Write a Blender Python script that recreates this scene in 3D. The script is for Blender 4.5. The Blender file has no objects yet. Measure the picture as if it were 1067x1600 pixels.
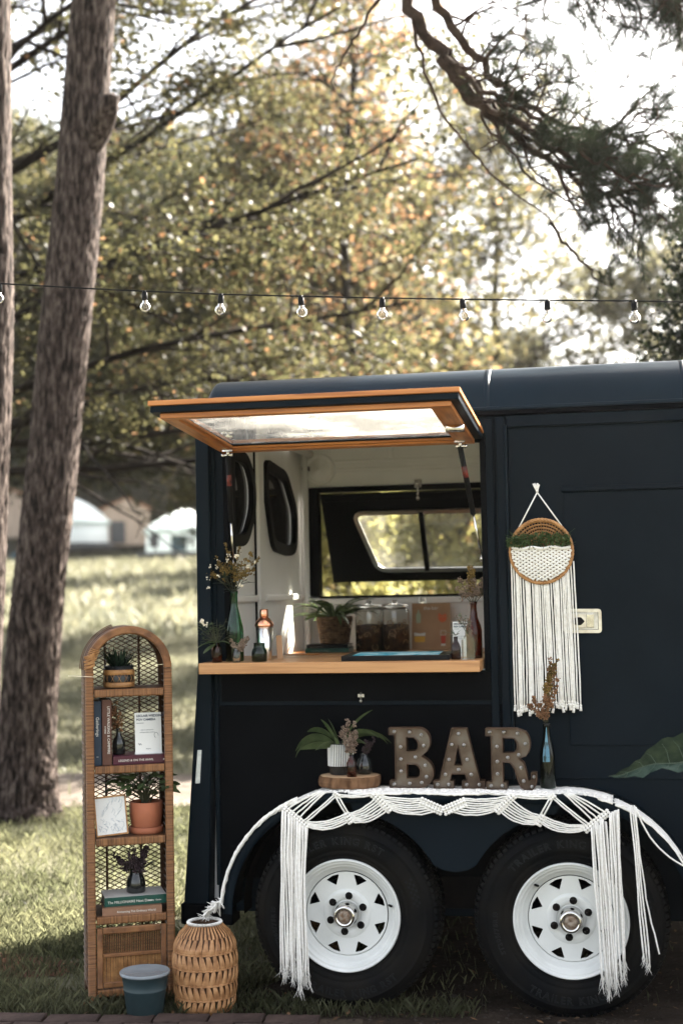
import bpy, bmesh, math, random
import numpy as np
from math import sin, cos, pi, radians as R, sqrt, atan2, tan
from mathutils import Vector, Matrix, noise
random.seed(7); rng = np.random.default_rng(7)
scene = bpy.context.scene
col = scene.collection

# ---------------------------------------------------------------- camera, sky, sun, exposure
cam_d = bpy.data.cameras.new('camera'); cam = bpy.data.objects.new('camera', cam_d); col.objects.link(cam)
PSI, PIT, RHO = 0.19, 0.054, 0.02
_f = Vector((-sin(PSI)*cos(PIT), cos(PSI)*cos(PIT), sin(PIT)))
_r0 = Vector((cos(PSI), sin(PSI), 0)); _u0 = _r0.cross(_f)
_r = _r0*cos(RHO) - _u0*sin(RHO); _u = _u0*cos(RHO) + _r0*sin(RHO)
cam.matrix_world = Matrix(((_r.x,_u.x,-_f.x,0),(_r.y,_u.y,-_f.y,-5.22),(_r.z,_u.z,-_f.z,1.55),(0,0,0,1)))
cam_d.sensor_fit = 'VERTICAL'; cam_d.sensor_height = 36; cam_d.lens = 50
cam_d.clip_start = .1; cam_d.clip_end = 2000
cam_d.dof.use_dof = True; cam_d.dof.focus_distance = 5.35; cam_d.dof.aperture_fstop = 1.8
scene.camera = cam
SUN_AZ, SUN_EL = R(36), R(38)          # azimuth measured from +Y towards +X
world = bpy.data.worlds.new('World'); scene.world = world; world.use_nodes = True
wn = world.node_tree; wn.nodes.clear()
sk = wn.nodes.new('ShaderNodeTexSky'); sk.sky_type = 'NISHITA'; sk.sun_disc = False
sk.sun_elevation = SUN_EL; sk.sun_rotation = SUN_AZ
sk.air_density = 1.0; sk.dust_density = 3.5; sk.ozone_density = 1.0
bg = wn.nodes.new('ShaderNodeBackground'); bg.inputs[1].default_value = .06
wo = wn.nodes.new('ShaderNodeOutputWorld')
hz = wn.nodes.new('ShaderNodeHueSaturation'); hz.inputs['Saturation'].default_value = .42
wm = wn.nodes.new('ShaderNodeMix'); wm.data_type = 'RGBA'; wm.blend_type = 'MULTIPLY'; wm.inputs[0].default_value = 1; wm.inputs[7].default_value = (1.03,1.0,.955,1)
wn.links.new(sk.outputs[0], hz.inputs['Color']); wn.links.new(hz.outputs[0], wm.inputs[6]); wn.links.new(wm.outputs[2], bg.inputs[0]); wn.links.new(bg.outputs[0], wo.inputs[0])
sl = bpy.data.lights.new('sun', 'SUN'); sl.energy = 5; sl.angle = R(.55); sl.color = (1, .93, .82)
so = bpy.data.objects.new('sun', sl); col.objects.link(so)
sdir = Vector((sin(SUN_AZ)*cos(SUN_EL), cos(SUN_AZ)*cos(SUN_EL), sin(SUN_EL)))
so.rotation_euler = sdir.to_track_quat('Z', 'Y').to_euler(); so.location = (5, 10, 12)
scene.view_settings.view_transform = 'Standard'; scene.view_settings.look = 'None'
scene.view_settings.gamma = 1; scene.view_settings.use_curve_mapping = False
scene.view_settings.exposure = 3.45

# ---------------------------------------------------------------- materials
def mat(name, c1, c2=None, scale=8, rough=.6, bump=0, bscale=None, metal=0, stretch=(1,1,1), detail=4,
        spec=.5, trans=0, ior=1.45, transluc=0, coat=0, contrast=(.35,.65), c3=None, rvar=0, kind='noise', brand=0, alpha=1):
    m = bpy.data.materials.new(name); m.use_nodes = True; nt = m.node_tree; N = nt.nodes; Lk = nt.links
    b = N['Principled BSDF']
    if rough >= .75 and spec == .5: spec = .10
    b.inputs['Roughness'].default_value = rough; b.inputs['Metallic'].default_value = metal
    b.inputs['Specular IOR Level'].default_value = spec; b.inputs['IOR'].default_value = ior
    b.inputs['Transmission Weight'].default_value = trans; b.inputs['Coat Weight'].default_value = coat
    b.inputs['Base Color'].default_value = (*c1, 1)
    b.inputs['Alpha'].default_value = alpha
    tc = N.new('ShaderNodeTexCoord'); mp = N.new('ShaderNodeMapping'); mp.inputs['Scale'].default_value = stretch
    Lk.new(tc.outputs['Object'], mp.inputs[0])
    if c2 is not None:
        if kind == 'wave':
            nz = N.new('ShaderNodeTexWave'); nz.inputs['Scale'].default_value = scale; nz.inputs['Distortion'].default_value = 3
            nz.inputs['Detail'].default_value = detail; nz.inputs['Detail Scale'].default_value = 1.5; fo = nz.outputs['Fac']
        elif kind == 'voro':
            nz = N.new('ShaderNodeTexVoronoi'); nz.inputs['Scale'].default_value = scale; fo = nz.outputs['Distance']
        else:
            nz = N.new('ShaderNodeTexNoise'); nz.inputs['Scale'].default_value = scale; nz.inputs['Detail'].default_value = detail
            fo = nz.outputs['Fac']
        Lk.new(mp.outputs[0], nz.inputs['Vector'])
        cr = N.new('ShaderNodeValToRGB'); e = cr.color_ramp.elements
        e[0].position = contrast[0]; e[1].position = contrast[1]; e[0].color = (*c1,1); e[1].color = (*c2,1)
        if c3 is not None:
            k = e.new((contrast[0]+contrast[1])/2); k.color = (*c3,1)
        Lk.new(fo, cr.inputs[0]); out = cr.outputs[0]
        if brand:
            g = N.new('ShaderNodeNewGeometry'); mx = N.new('ShaderNodeMix'); mx.data_type = 'RGBA'; mx.blend_type = 'MULTIPLY'
            mr = N.new('ShaderNodeMapRange'); mr.inputs[3].default_value = 1-brand; mr.inputs[4].default_value = 1+brand
            Lk.new(g.outputs['Random Per Island'], mr.inputs[0]); cb = N.new('ShaderNodeCombineColor')
            for i in range(3): Lk.new(mr.outputs[0], cb.inputs[i])
            mx.inputs[0].default_value = 1; Lk.new(out, mx.inputs[6]); Lk.new(cb.outputs[0], mx.inputs[7]); out = mx.outputs[2]
        Lk.new(out, b.inputs['Base Color'])
        if rvar:
            mr = N.new('ShaderNodeMapRange'); mr.inputs[3].default_value = rough-rvar; mr.inputs[4].default_value = rough+rvar
            Lk.new(fo, mr.inputs[0]); Lk.new(mr.outputs[0], b.inputs['Roughness'])
    if bump:
        n2 = N.new('ShaderNodeTexNoise'); n2.inputs['Scale'].default_value = bscale or scale*3; n2.inputs['Detail'].default_value = 5
        Lk.new(mp.outputs[0], n2.inputs['Vector'])
        bp = N.new('ShaderNodeBump'); bp.inputs['Strength'].default_value = 1; bp.inputs['Distance'].default_value = bump
        Lk.new(n2.outputs['Fac'], bp.inputs['Height']); Lk.new(bp.outputs[0], b.inputs['Normal'])
    if transluc:
        t = N.new('ShaderNodeBsdfTranslucent'); ms = N.new('ShaderNodeMixShader'); ms.inputs[0].default_value = transluc
        src = b.inputs['Base Color'].links[0].from_socket if b.inputs['Base Color'].is_linked else None
        hs = N.new('ShaderNodeHueSaturation'); hs.inputs['Value'].default_value = 2.5; hs.inputs['Saturation'].default_value = 1.0
        if src: Lk.new(src, hs.inputs['Color'])
        else: hs.inputs['Color'].default_value = (*c1,1)
        Lk.new(hs.outputs[0], t.inputs[0])
        Lk.new(b.outputs[0], ms.inputs[1]); Lk.new(t.outputs[0], ms.inputs[2]); Lk.new(ms.outputs[0], N['Material Output'].inputs[0])
    return m
def pane_mat(name, tint=(.9,.92,.92), refl=.12, dirt=.05, dscale=6):
    m = bpy.data.materials.new(name); m.use_nodes = True; nt = m.node_tree; N = nt.nodes; Lk = nt.links
    N.remove(N['Principled BSDF'])
    tr = N.new('ShaderNodeBsdfTransparent'); tr.inputs[0].default_value = (*tint,1)
    gl = N.new('ShaderNodeBsdfGlossy'); gl.inputs['Roughness'].default_value = .03
    df = N.new('ShaderNodeBsdfDiffuse'); df.inputs[0].default_value = (.6,.58,.54,1)
    tl = N.new('ShaderNodeBsdfTranslucent'); tl.inputs[0].default_value = (.75,.73,.68,1)
    ad = N.new('ShaderNodeMixShader'); ad.inputs[0].default_value = .6
    Lk.new(df.outputs[0], ad.inputs[1]); Lk.new(tl.outputs[0], ad.inputs[2])
    fr = N.new('ShaderNodeFresnel'); fr.inputs[0].default_value = 1.45
    m1 = N.new('ShaderNodeMixShader'); Lk.new(fr.outputs[0], m1.inputs[0]); Lk.new(tr.outputs[0], m1.inputs[1]); Lk.new(gl.outputs[0], m1.inputs[2])
    tc = N.new('ShaderNodeTexCoord'); nz = N.new('ShaderNodeTexNoise'); nz.inputs['Scale'].default_value = dscale; nz.inputs['Detail'].default_value = 8
    nz.inputs['Roughness'].default_value = .6; nz.inputs['Distortion'].default_value = .2
    Lk.new(tc.outputs['Object'], nz.inputs['Vector'])
    mr = N.new('ShaderNodeMapRange'); mr.inputs[1].default_value = .42; mr.inputs[2].default_value = .75; mr.inputs[3].default_value = dirt*.6; mr.inputs[4].default_value = min(1, dirt*2)
    Lk.new(nz.outputs['Fac'], mr.inputs[0])
    m2 = N.new('ShaderNodeMixShader'); Lk.new(mr.outputs[0], m2.inputs[0]); Lk.new(m1.outputs[0], m2.inputs[1]); Lk.new(ad.outputs[0], m2.inputs[2])
    Lk.new(m2.outputs[0], N['Material Output'].inputs[0]); return m
M = {}
M['navy'] = mat('navy_paint', (.0040,.0078,.0120), (.0058,.0104,.0152), 5, .45, .0004, 60, rvar=.08, contrast=(.3,.7), spec=.06)
M['navy2'] = mat('roof_paint', (.0035,.0100,.0165), (.0058,.0140,.0220), 3, .34, .0006, 25, rvar=.1, spec=.14)
M['blackp'] = mat('black_paint', (.0020,.0026,.0036), (.0032,.0039,.005), 6, .5, .0003, 50, spec=.03)
M['rubber'] = mat('rubber_seal', (.0025,.0025,.0025), (.005,.0045,.0045), 20, .5, spec=.05)
M['under'] = mat('chassis', (.004,.004,.004), (.009,.007,.006), 12, .85, .001, spec=.15)
M['inside'] = mat('off_white_interior', (.90,.885,.865), (.80,.785,.765), 4, .5, .0006, 40, contrast=(.4,.8))
M['pine'] = mat('orange_wood', (.50,.20,.055), (.30,.10,.025), 6, .45, .0005, stretch=(.6,9,9), detail=6, c3=(.44,.165,.045), spec=.4)
M['piney'] = mat('orange_wood_cross', (.50,.20,.055), (.30,.10,.025), 6, .45, .0005, stretch=(9,.6,9), detail=6, c3=(.44,.165,.045), spec=.4)
M['counter'] = mat('butcher_block', (.52,.275,.118), (.34,.155,.06), 5, .4, .0004, stretch=(.5,10,12), detail=6, c3=(.47,.24,.10), rvar=.08)
M['chrome'] = mat('chrome', (.75,.74,.73), (.5,.48,.46), 30, .12, metal=1)
M['steel'] = mat('brushed_metal', (.62,.60,.57), (.42,.40,.37), 40, .32, metal=1, stretch=(1,8,1))
M['ivorym'] = mat('worn_metal', (.72,.68,.6), (.55,.5,.42), 30, .3, metal=.85)
M['tyre'] = mat('tyre_rubber', (.0030,.0036,.0045), (.0105,.0095,.0082), 7, .62, .0006, 70, rvar=.1, spec=.07)
M['tyretext'] = mat('raised_lettering', (.011,.0125,.014), (.007,.008,.009), 30, .5, spec=.15)
M['rimw'] = mat('white_rim_paint', (.72,.73,.71), (.58,.59,.57), 9, .3, .0002, 60, contrast=(.45,.85), coat=.2)
M['rust'] = mat('rusty_hub', (.35,.3,.25), (.16,.09,.05), 60, .5, .001, metal=.5)
M['cotton'] = mat('cotton_cord', (.92,.90,.865), (.82,.79,.74), 90, .9, .0009, 500, spec=.1)
M['rattanx'] = mat('rattan_wrap_rail', (.285,.135,.052), (.10,.043,.016), 3, .5, .0012, 8, stretch=(55,2,2), c3=(.215,.095,.036), detail=6)
M['rattanz'] = mat('rattan_wrap_post', (.285,.135,.052), (.10,.043,.016), 3, .5, .0012, 8, stretch=(2,2,55), c3=(.215,.095,.036), detail=6)
M['rattan'] = mat('rattan_wrap', (.27,.125,.046), (.12,.05,.018), 22, .5, .0008, 120, c3=(.21,.09,.034), detail=6)
M['rattand'] = mat('dark_rattan', (.12,.05,.018), (.055,.024,.010), 25, .55, .0006)
M['rush'] = mat('woven_straw', (.46,.245,.11), (.25,.115,.045), 30, .55, .0008, 150, c3=(.38,.19,.08))
M['wicker'] = mat('light_wicker', (.50,.26,.10), (.30,.14,.05), 40, .5, .0006)
M['terra'] = mat('terracotta', (.46,.15,.072), (.30,.10,.052), 9, .7, .0005, 80, detail=9, contrast=(.3,.75))
M['teal'] = mat('teal_plastic', (.020,.039,.045), (.030,.052,.059), 14, .45, .0004, detail=8)
M['lid'] = mat('clear_lid', (.5,.55,.58), (.42,.46,.5), 14, .25, trans=.55, ior=1.3)
M['copper'] = mat('copper', (.85,.42,.27), (.72,.32,.19), 20, .27, metal=1)
M['silver'] = mat('silver', (.85,.83,.8), (.75,.73,.7), 20, .25, metal=1)
M['gglass'] = mat('green_glass', (.10,.42,.20), rough=.03, trans=1, ior=1.4)
M['dgglass'] = mat('dark_green_glass', (.12,.2,.16), rough=.05, trans=1, ior=1.4)
M['amber'] = mat('amber_glass', (.36,.10,.025), rough=.04, trans=1, ior=1.4)
M['damber'] = mat('dark_amber_glass', (.10,.03,.012), rough=.05, trans=.9, ior=1.4)
M['cglass'] = mat('clear_glass', (.93,.95,.94), rough=.02, trans=1, ior=1.4)
M['blackg'] = mat('black_glass', (.008,.01,.01), (.016,.018,.018), 10, .12, coat=.5)
M['ceram'] = mat('black_ceramic', (.012,.014,.016), (.022,.024,.026), 8, .35)
M['white'] = mat('white_print', (.80,.80,.78), (.72,.72,.70), 6, .45)
M['ink'] = mat('ink', (.02,.035,.07), rough=.6)
M['inkw'] = mat('pale_ink', (.75,.72,.65), rough=.6)
M['inkt'] = mat('pale_drawing', (.38,.45,.55), rough=.7)
M['rusty'] = mat('rusty_tin', (.150,.132,.115), (.058,.038,.028), 9, .40, .0006, 60, metal=.65, c3=(.115,.085,.066), contrast=(.36,.62), rvar=.15, detail=10)
M['rustrim'] = mat('rusty_edge', (.11,.06,.035), (.06,.035,.022), 20, .6, .0008, 80, metal=.3)
M['mbulb'] = mat('frosted_bulb', (.30,.29,.27), (.2,.19,.18), 60, .15, coat=.4)
M['bulb'] = mat('bulb_glass', (.96,.95,.93), rough=.01, trans=1, ior=1.25)
M['filament'] = mat('filament_stem', (.75,.72,.66), (.6,.5,.4), 40, .3)
M['blackplastic'] = mat('black_plastic', (.006,.006,.0065), (.010,.010,.0105), 20, .5, spec=.12)
M['barkslice'] = mat('bark_edge', (.20,.11,.06), (.085,.045,.025), 40, .85, .003, 60, stretch=(1,1,.3), detail=8)
M['slicetop'] = mat('slice_top', (.48,.33,.2), (.34,.2,.11), 10, .7, .0005)
def leafm(n, a, b, tl=.5, s=3, rough=.5, brand=.3): return mat(n, a, b, s, rough, transluc=tl, brand=brand, spec=.15)
M['shrub1'] = leafm('bright_shrub_leaf', (.15,.15,.055), (.24,.22,.09), .55)
M['shrub2'] = leafm('orange_shrub_leaf', (.24,.13,.055), (.30,.19,.08), .55)
M['leafg'] = leafm('maple_leaf', (.0165,.0175,.0085), (.043,.039,.018))
M['leafo'] = leafm('autumn_leaf', (.085,.045,.022), (.120,.072,.038), .5)
M['leafy'] = leafm('yellow_leaf', (.066,.058,.027), (.104,.086,.040), .5)
M['leafp'] = leafm('pale_leaf', (.044,.044,.026), (.076,.070,.042), .5)
M['leafd'] = leafm('dark_leaf', (0.0104,0.0136,0.0064), (0.0256,0.0280,0.0112), .4)
M['needle'] = leafm('pine_needle', (0.0096,0.0144,0.0088), (0.0224,0.0272,0.0160), .2)
M['cedar'] = leafm('cedar_leaf', (.007,.011,.006), (.018,.022,.011), .15)
M['bark'] = mat('pine_bark', (.009,.0068,.006), (.105,.084,.073), 22, .9, .006, 60, stretch=(1.7,1.7,.42), detail=10, c3=(.042,.031,.027), contrast=(.35,.65))
M['bark2'] = mat('dark_bark', (.022,.017,.014), (.009,.007,.006), 8, .9, .01, 20, stretch=(1,1,.3))
M['bark3'] = mat('limb_bark', (.060,.040,.030), (.025,.016,.012), 14, .9, .004, 30)
M['grassb'] = leafm('grass_blade', (.034,.038,.020), (.078,.078,.044), .4, 1.2, brand=.45)
M['drygrass'] = leafm('dry_grass', (.066,.067,.042), (.118,.114,.076), .3, .8, brand=.3)
M['ground'] = mat('field_ground', (.052,.054,.034), (.125,.120,.082), .35, .95, .02, 12, detail=10, c3=(.082,.080,.052), contrast=(.36,.64))
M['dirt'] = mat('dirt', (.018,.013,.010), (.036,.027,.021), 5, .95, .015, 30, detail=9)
M['path'] = mat('path_dirt', (0.1360,0.1160,0.1000), (0.0800,0.0640,0.0520), 1.2, .95, .01, 25, detail=9)
M['brick'] = mat('paving_brick', (.075,.052,.045), (.04,.028,.025), 18, .85, .002, 60)
M['canvas'] = mat('white_canvas', (.74,.77,.76), (.66,.69,.68), .5, .8, transluc=.2)
M['shed'] = mat('pale_boards', (.42,.33,.26), (.30,.23,.18), 3, .8, stretch=(3,3,.2))
M['shedr'] = mat('shed_roof', (.30,.13,.06), (.2,.09,.05), 3, .8)
M['darkgap'] = mat('dark_door', (.03,.035,.04), (.05,.05,.055), 2, .7)
M['tealdark'] = mat('dark_teal_tarp', (.02,.07,.09), (.03,.05,.07), 2, .7)
M['pl_leaf'] = leafm('houseplant_leaf', (.040,.060,.026), (.085,.115,.048), .25, 14, .38, .2)
M['pl_dark'] = leafm('dark_houseplant_leaf', (.018,.032,.022), (.035,.055,.035), .2, 14, .35, .2)
M['pl_pale'] = leafm('grey_green_leaf', (.075,.10,.065), (.13,.155,.10), .25, 20, .5, .2)
M['golden'] = leafm('goldenrod', (.23,.155,.05), (.13,.09,.035), .3, 20, .8, .4)
M['dried'] = leafm('dried_bloom', (.30,.24,.19), (.19,.13,.10), .3, 20, .85, .4)
M['driedp'] = leafm('dried_rust_bloom', (.30,.165,.085), (.19,.10,.055), .3, 20, .85, .4)
M['driedv'] = leafm('dried_dark_bloom', (.075,.05,.055), (.045,.032,.035), .2, 20, .85, .4)
M['bloomw'] = leafm('white_bloom', (.75,.72,.64), (.6,.55,.47), .3, 20, .8, .2)
M['stem'] = mat('stem', (.07,.075,.035), (.05,.045,.025), 20, .7)
M['bk_navy'] = mat('navy_cloth', (.014,.028,.05), (.02,.035,.06), 20, .6)
M['bk_brown'] = mat('brown_cover', (.11,.045,.028), (.09,.035,.022), 20, .55)
M['bk_burg'] = mat('burgundy_cover', (.07,.008,.022), (.055,.006,.018), 20, .4)
M['bk_green'] = mat('green_cover', (.006,.07,.05), (.005,.055,.04), 20, .4)
M['bk_tan'] = mat('tan_cover', (.27,.145,.085), (.23,.12,.07), 20, .55)
M['pages'] = mat('pages', (.68,.64,.56), (.55,.5,.42), 60, .8, stretch=(1,1,12))
M['bkcoverw'] = mat('pale_cover', (.60,.58,.55), (.5,.48,.46), 8, .4)
M['kraft'] = mat('kraft_board', (.47,.29,.17), (.42,.25,.145), 14, .8)
M['orangeink'] = mat('orange_drawing', (.62,.13,.04), rough=.7); M['yellowink'] = mat('yellow_drawing', (.72,.40,.06), rough=.7)
M['redink'] = mat('red_drawing', (.5,.06,.03), rough=.7); M['greenink'] = mat('green_drawing', (.42,.48,.33), rough=.7)
M['cyan'] = mat('cyan_inlay', (.015,.26,.36), (.40,.60,.64), 22, .7, detail=8, contrast=(.42,.6), spec=.08)
M['jarfill'] = mat('dried_jar_filling', (.09,.045,.022), (.03,.016,.01), 30, .8, .004, 60)
M['slice'] = mat('dried_citrus', (.42,.27,.13), (.25,.12,.05), 60, .6)
M['seaweave'] = mat('seagrass_weave', (.20,.125,.07), (.06,.035,.02), 50, .8, .002, 120)
M['seagrass'] = mat('dark_seagrass', (.14,.085,.05), (.055,.032,.02), 60, .8, .002, 120)
M['soil'] = mat('soil', (.02,.014,.01), (.035,.025,.018), 60, .95, .002)
M['reflector'] = mat('silver_reflector', (.66,.70,.72), (.5,.54,.56), 60, .25, metal=.3)
M['moss'] = mat('dried_moss', (.05,.075,.02), (.09,.11,.03), 60, .9)
M['pane'] = pane_mat('window_pane', (.86,.87,.85), dirt=.03)
M['acry'] = pane_mat('hatch_acrylic', (.93,.94,.94), dirt=.30, dscale=5)  # dirty acrylic, its dirt raised to a milky white standing in for bright sky
M['darkpane'] = pane_mat('tinted_pane', (.20,.19,.17), dirt=.008)

# ---------------------------------------------------------------- geometry helpers
class MB:
    def __init__(s): s.v = []; s.f = []; s.sm = []
    def add(s, vs, fs, smooth=False):
        o = len(s.v); s.v += [tuple(v) for v in vs]; s.f += [tuple(i+o for i in f) for f in fs]; s.sm += [smooth]*len(fs); return s
    def box(s, x0,x1,y0,y1,z0,z1, T=None):
        vs = [(x,y,z) for z in (z0,z1) for y in (y0,y1) for x in (x0,x1)]
        if T is not None: vs = [T @ Vector(v) for v in vs]
        return s.add(vs, [(0,2,3,1),(4,5,7,6),(0,1,5,4),(2,6,7,3),(0,4,6,2),(1,3,7,5)])
    def tube(s, pts, r, n=6, cap=True, sy=1):
        pts = [Vector(p) for p in pts]; k = len(pts); rs = r if isinstance(r,(list,tuple)) else [r]*k
        vs = []; up = None
        for i,p in enumerate(pts):
            t = (pts[min(i+1,k-1)]-pts[max(i-1,0)])
            t = t.normalized() if t.length > 1e-9 else Vector((0,0,1))
            if up is None:
                up = Vector((0,0,1)) if abs(t.z) < .9 else Vector((1,0,0))
            a = t.cross(up)
            if a.length < 1e-5: a = t.orthogonal()
            a.normalize(); b = a.cross(t); up = b
            for j in range(n):
                th = 2*pi*j/n; vs.append(p + a*cos(th)*rs[i] + b*sin(th)*rs[i]*sy)
        fs = [(i*n+j, i*n+(j+1)%n, (i+1)*n+(j+1)%n, (i+1)*n+j) for i in range(k-1) for j in range(n)]
        if cap: fs += [tuple(range(n))[::-1], tuple((k-1)*n+j for j in range(n))]
        return s.add(vs, fs, True)
    def lathe(s, prof, n=32, c=(0,0,0), axis='z', closed=False, T=None):
        vs = []
        for (r,h) in prof:
            for j in range(n):
                a = 2*pi*j/n
                if axis == 'z': v = Vector((r*cos(a), r*sin(a), h))
                else: v = Vector((r*cos(a), h, r*sin(a)))
                v = v + Vector(c)
                if T is not None: v = T @ v
                vs.append(v)
        k = len(prof); fs = []
        for i in range(k if closed else k-1):
            for j in range(n):
                i2 = (i+1)%k
                q = (i*n+j, i*n+(j+1)%n, i2*n+(j+1)%n, i2*n+j)
                fs.append(q if axis == 'z' else q[::-1])
        if not closed:
            fs.append(tuple(range(n))[::-1]); fs.append(tuple((k-1)*n+j for j in range(n)))
        return s.add(vs, fs, True)
    def prism(s, poly, a0, a1, plane='xz'):
        n = len(poly)
        def P(p,a): return {'xz':(p[0],a,p[1]),'xy':(p[0],p[1],a),'yz':(a,p[0],p[1])}[plane]
        vs = [P(p,a0) for p in poly]+[P(p,a1) for p in poly]
        return s.add(vs, [tuple(range(n)), tuple(range(n,2*n))[::-1]]+[(i,i+n,(i+1)%n+n,(i+1)%n) for i in range(n)])
    def ring(s, outer, inner, a0, a1, plane='xz', T=None):   # frame between two loops of equal length
        n = len(outer)
        def P(p,a): return Vector({'xz':(p[0],a,p[1]),'xy':(p[0],p[1],a),'yz':(a,p[0],p[1])}[plane])
        vs = [P(p,a0) for p in outer]+[P(p,a0) for p in inner]+[P(p,a1) for p in outer]+[P(p,a1) for p in inner]
        if T is not None: vs = [T @ v for v in vs]
        fs = []
        for i in range(n):
            j = (i+1)%n
            fs += [(i,j,n+j,n+i),(2*n+i,3*n+i,3*n+j,2*n+j),(i,2*n+i,2*n+j,j),(n+i,n+j,3*n+j,3*n+i)]
        return s.add(vs, fs)
    def blob(s, c, r, sub=1, sc=(1,1,1)):
        vs, fs = ICO[sub]; return s.add([(c[0]+v[0]*r*sc[0], c[1]+v[1]*r*sc[1], c[2]+v[2]*r*sc[2]) for v in vs], fs, True)
    def quad(s, c, a, b): # leaf-like diamond
        c = Vector(c); return s.add([c-a, c+b*.9-a*.1, c+a, c-b*.9-a*.1], [(0,1,2,3)])
    def build(s, name, m, parent=None, world=True, bevel=0, kind=None, label=None):
        me = bpy.data.meshes.new(name)
        off = Vector((0,0,0))
        if parent is not None and world:
            p = parent
            while p: off += p.location; p = p.parent
        me.from_pydata([tuple(Vector(v)-off) for v in s.v], [], s.f)
        me.polygons.foreach_set('use_smooth', s.sm); me.materials.append(M[m] if isinstance(m,str) else m); me.update()
        o = bpy.data.objects.new(name, me); col.objects.link(o); o.parent = parent
        if any(s.sm) and not all(s.sm): pass
        if bevel:
            b = o.modifiers.new('bevel','BEVEL'); b.width = bevel; b.segments = 2; b.limit_method = 'ANGLE'; b.harden_normals = False
        if kind: o['kind'] = kind
        if label: o['label'] = label
        return o
def _ico(sub):
    b = bmesh.new(); bmesh.ops.create_icosphere(b, subdivisions=sub, radius=1)
    r = ([tuple(v.co) for v in b.verts], [tuple(v.index for v in f.verts) for f in b.faces]); b.free(); return r
ICO = {1:_ico(1), 2:_ico(2), 3:_ico(3)}
def thing(name, label, cat, loc=(0,0,0), rz=0, group=None):
    o = bpy.data.objects.new(name, None); col.objects.link(o); o.location = loc; o.rotation_euler = (0,0,rz)
    o.empty_display_size = .05; o['label'] = label; o['category'] = cat
    if group: o['group'] = group
    return o
def tag(o, label, cat, group=None):
    o['label'] = label; o['category'] = cat
    if group: o['group'] = group
    return o
def solo(mb, name, m, label, cat, loc, rz=0, group=None, bevel=0):
    o = mb.build(name, m, None, bevel=bevel); o.location = loc; o.rotation_euler = (0,0,rz); return tag(o, label, cat, group)
def part(mb, name, m, parent, bevel=0, kind=None, label=None):   # local coordinates of the parent
    return mb.build(name, m, parent, world=False, bevel=bevel, kind=kind, label=label)
def copy_tree(o, parent=None):
    c = o.copy(); col.objects.link(c); c.parent = parent
    for ch in list(o.children): copy_tree(ch, c)
    return c
def npmesh(name, verts, faces_n, m, nv=4, parent=None, kind=None):
    """verts (N*nv,3): N separate polygons"""
    me = bpy.data.meshes.new(name); n = len(verts)//nv
    me.vertices.add(len(verts)); me.vertices.foreach_set('co', np.asarray(verts, np.float32).ravel())
    me.loops.add(n*nv); me.loops.foreach_set('vertex_index', np.arange(n*nv, dtype=np.int32))
    me.polygons.add(n); me.polygons.foreach_set('loop_start', np.arange(n, dtype=np.int32)*nv)
    me.materials.append(M[m]); me.update(calc_edges=True)
    o = bpy.data.objects.new(name, me); col.objects.link(o); o.parent = parent
    if kind: o['kind'] = kind
    return o
def bez(p0, p1, p2, n=8):
    p0,p1,p2 = Vector(p0),Vector(p1),Vector(p2)
    return [p0*(1-t)**2+p1*2*t*(1-t)+p2*t*t for t in [i/(n-1) for i in range(n)]]
def rpoly(pts, r, k=4):   # round the corners of a 2D polygon
    out = []; n = len(pts)
    for i in range(n):
        a,b,c = Vector(pts[i-1]),Vector(pts[i]),Vector(pts[(i+1)%n])
        d1 = (a-b); d2 = (c-b); rr = min(r, d1.length*.45, d2.length*.45)
        s = b+d1.normalized()*rr; e = b+d2.normalized()*rr
        for j in range(k+1):
            t = j/k; out.append(tuple(s*(1-t)**2+b*2*t*(1-t)+e*t*t))
    return out
def inset(pts, d):
    n = len(pts); out = []
    ar = sum(pts[i][0]*pts[(i+1)%n][1]-pts[(i+1)%n][0]*pts[i][1] for i in range(n)); sg = 1 if ar > 0 else -1
    for i in range(n):
        a,b,c = Vector(pts[i-1]),Vector(pts[i]),Vector(pts[(i+1)%n])
        t = (c-a).normalized(); nrm = Vector((-t.y,t.x))*sg; out.append(tuple(b+nrm*d))
    return out
_dg = None
def curve2d(splines, ext=0, bevel=0):
    cu = bpy.data.curves.new('c','CURVE'); cu.dimensions = '2D'; cu.fill_mode = 'BOTH'; cu.extrude = ext; cu.bevel_depth = bevel
    for pts in splines:
        sp = cu.splines.new('POLY'); sp.points.add(len(pts)-1); sp.use_cyclic_u = True
        for i,p in enumerate(pts): sp.points[i].co = (p[0],p[1],0,1)
    return _tomesh(cu)
def _tomesh(cu):
    o = bpy.data.objects.new('tmp', cu); col.objects.link(o); dg = bpy.context.evaluated_depsgraph_get(); dg.update()
    me = bpy.data.meshes.new_from_object(o.evaluated_get(dg))
    vs = [tuple(v.co) for v in me.vertices]; fs = [tuple(p.vertices) for p in me.polygons]
    bpy.data.objects.remove(o); bpy.data.curves.remove(cu); bpy.data.meshes.remove(me); return vs, fs
_tc = {}
def text2d(s, size, ext=.0005, align='LEFT', bold=0, spacing=1, shear=0):
    k = (s,size,ext,align,bold,spacing,shear)
    if k not in _tc:
        cu = bpy.data.curves.new('t','FONT'); cu.body = s; cu.size = size; cu.extrude = ext; cu.align_x = align; cu.resolution_u = 3
        cu.offset = bold; cu.space_character = spacing; cu.shear = shear
        _tc[k] = _tomesh(cu)
    return _tc[k]
def put(mb, vf, fn): mb.add([fn(Vector(v)) for v in vf[0]], vf[1])
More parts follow.
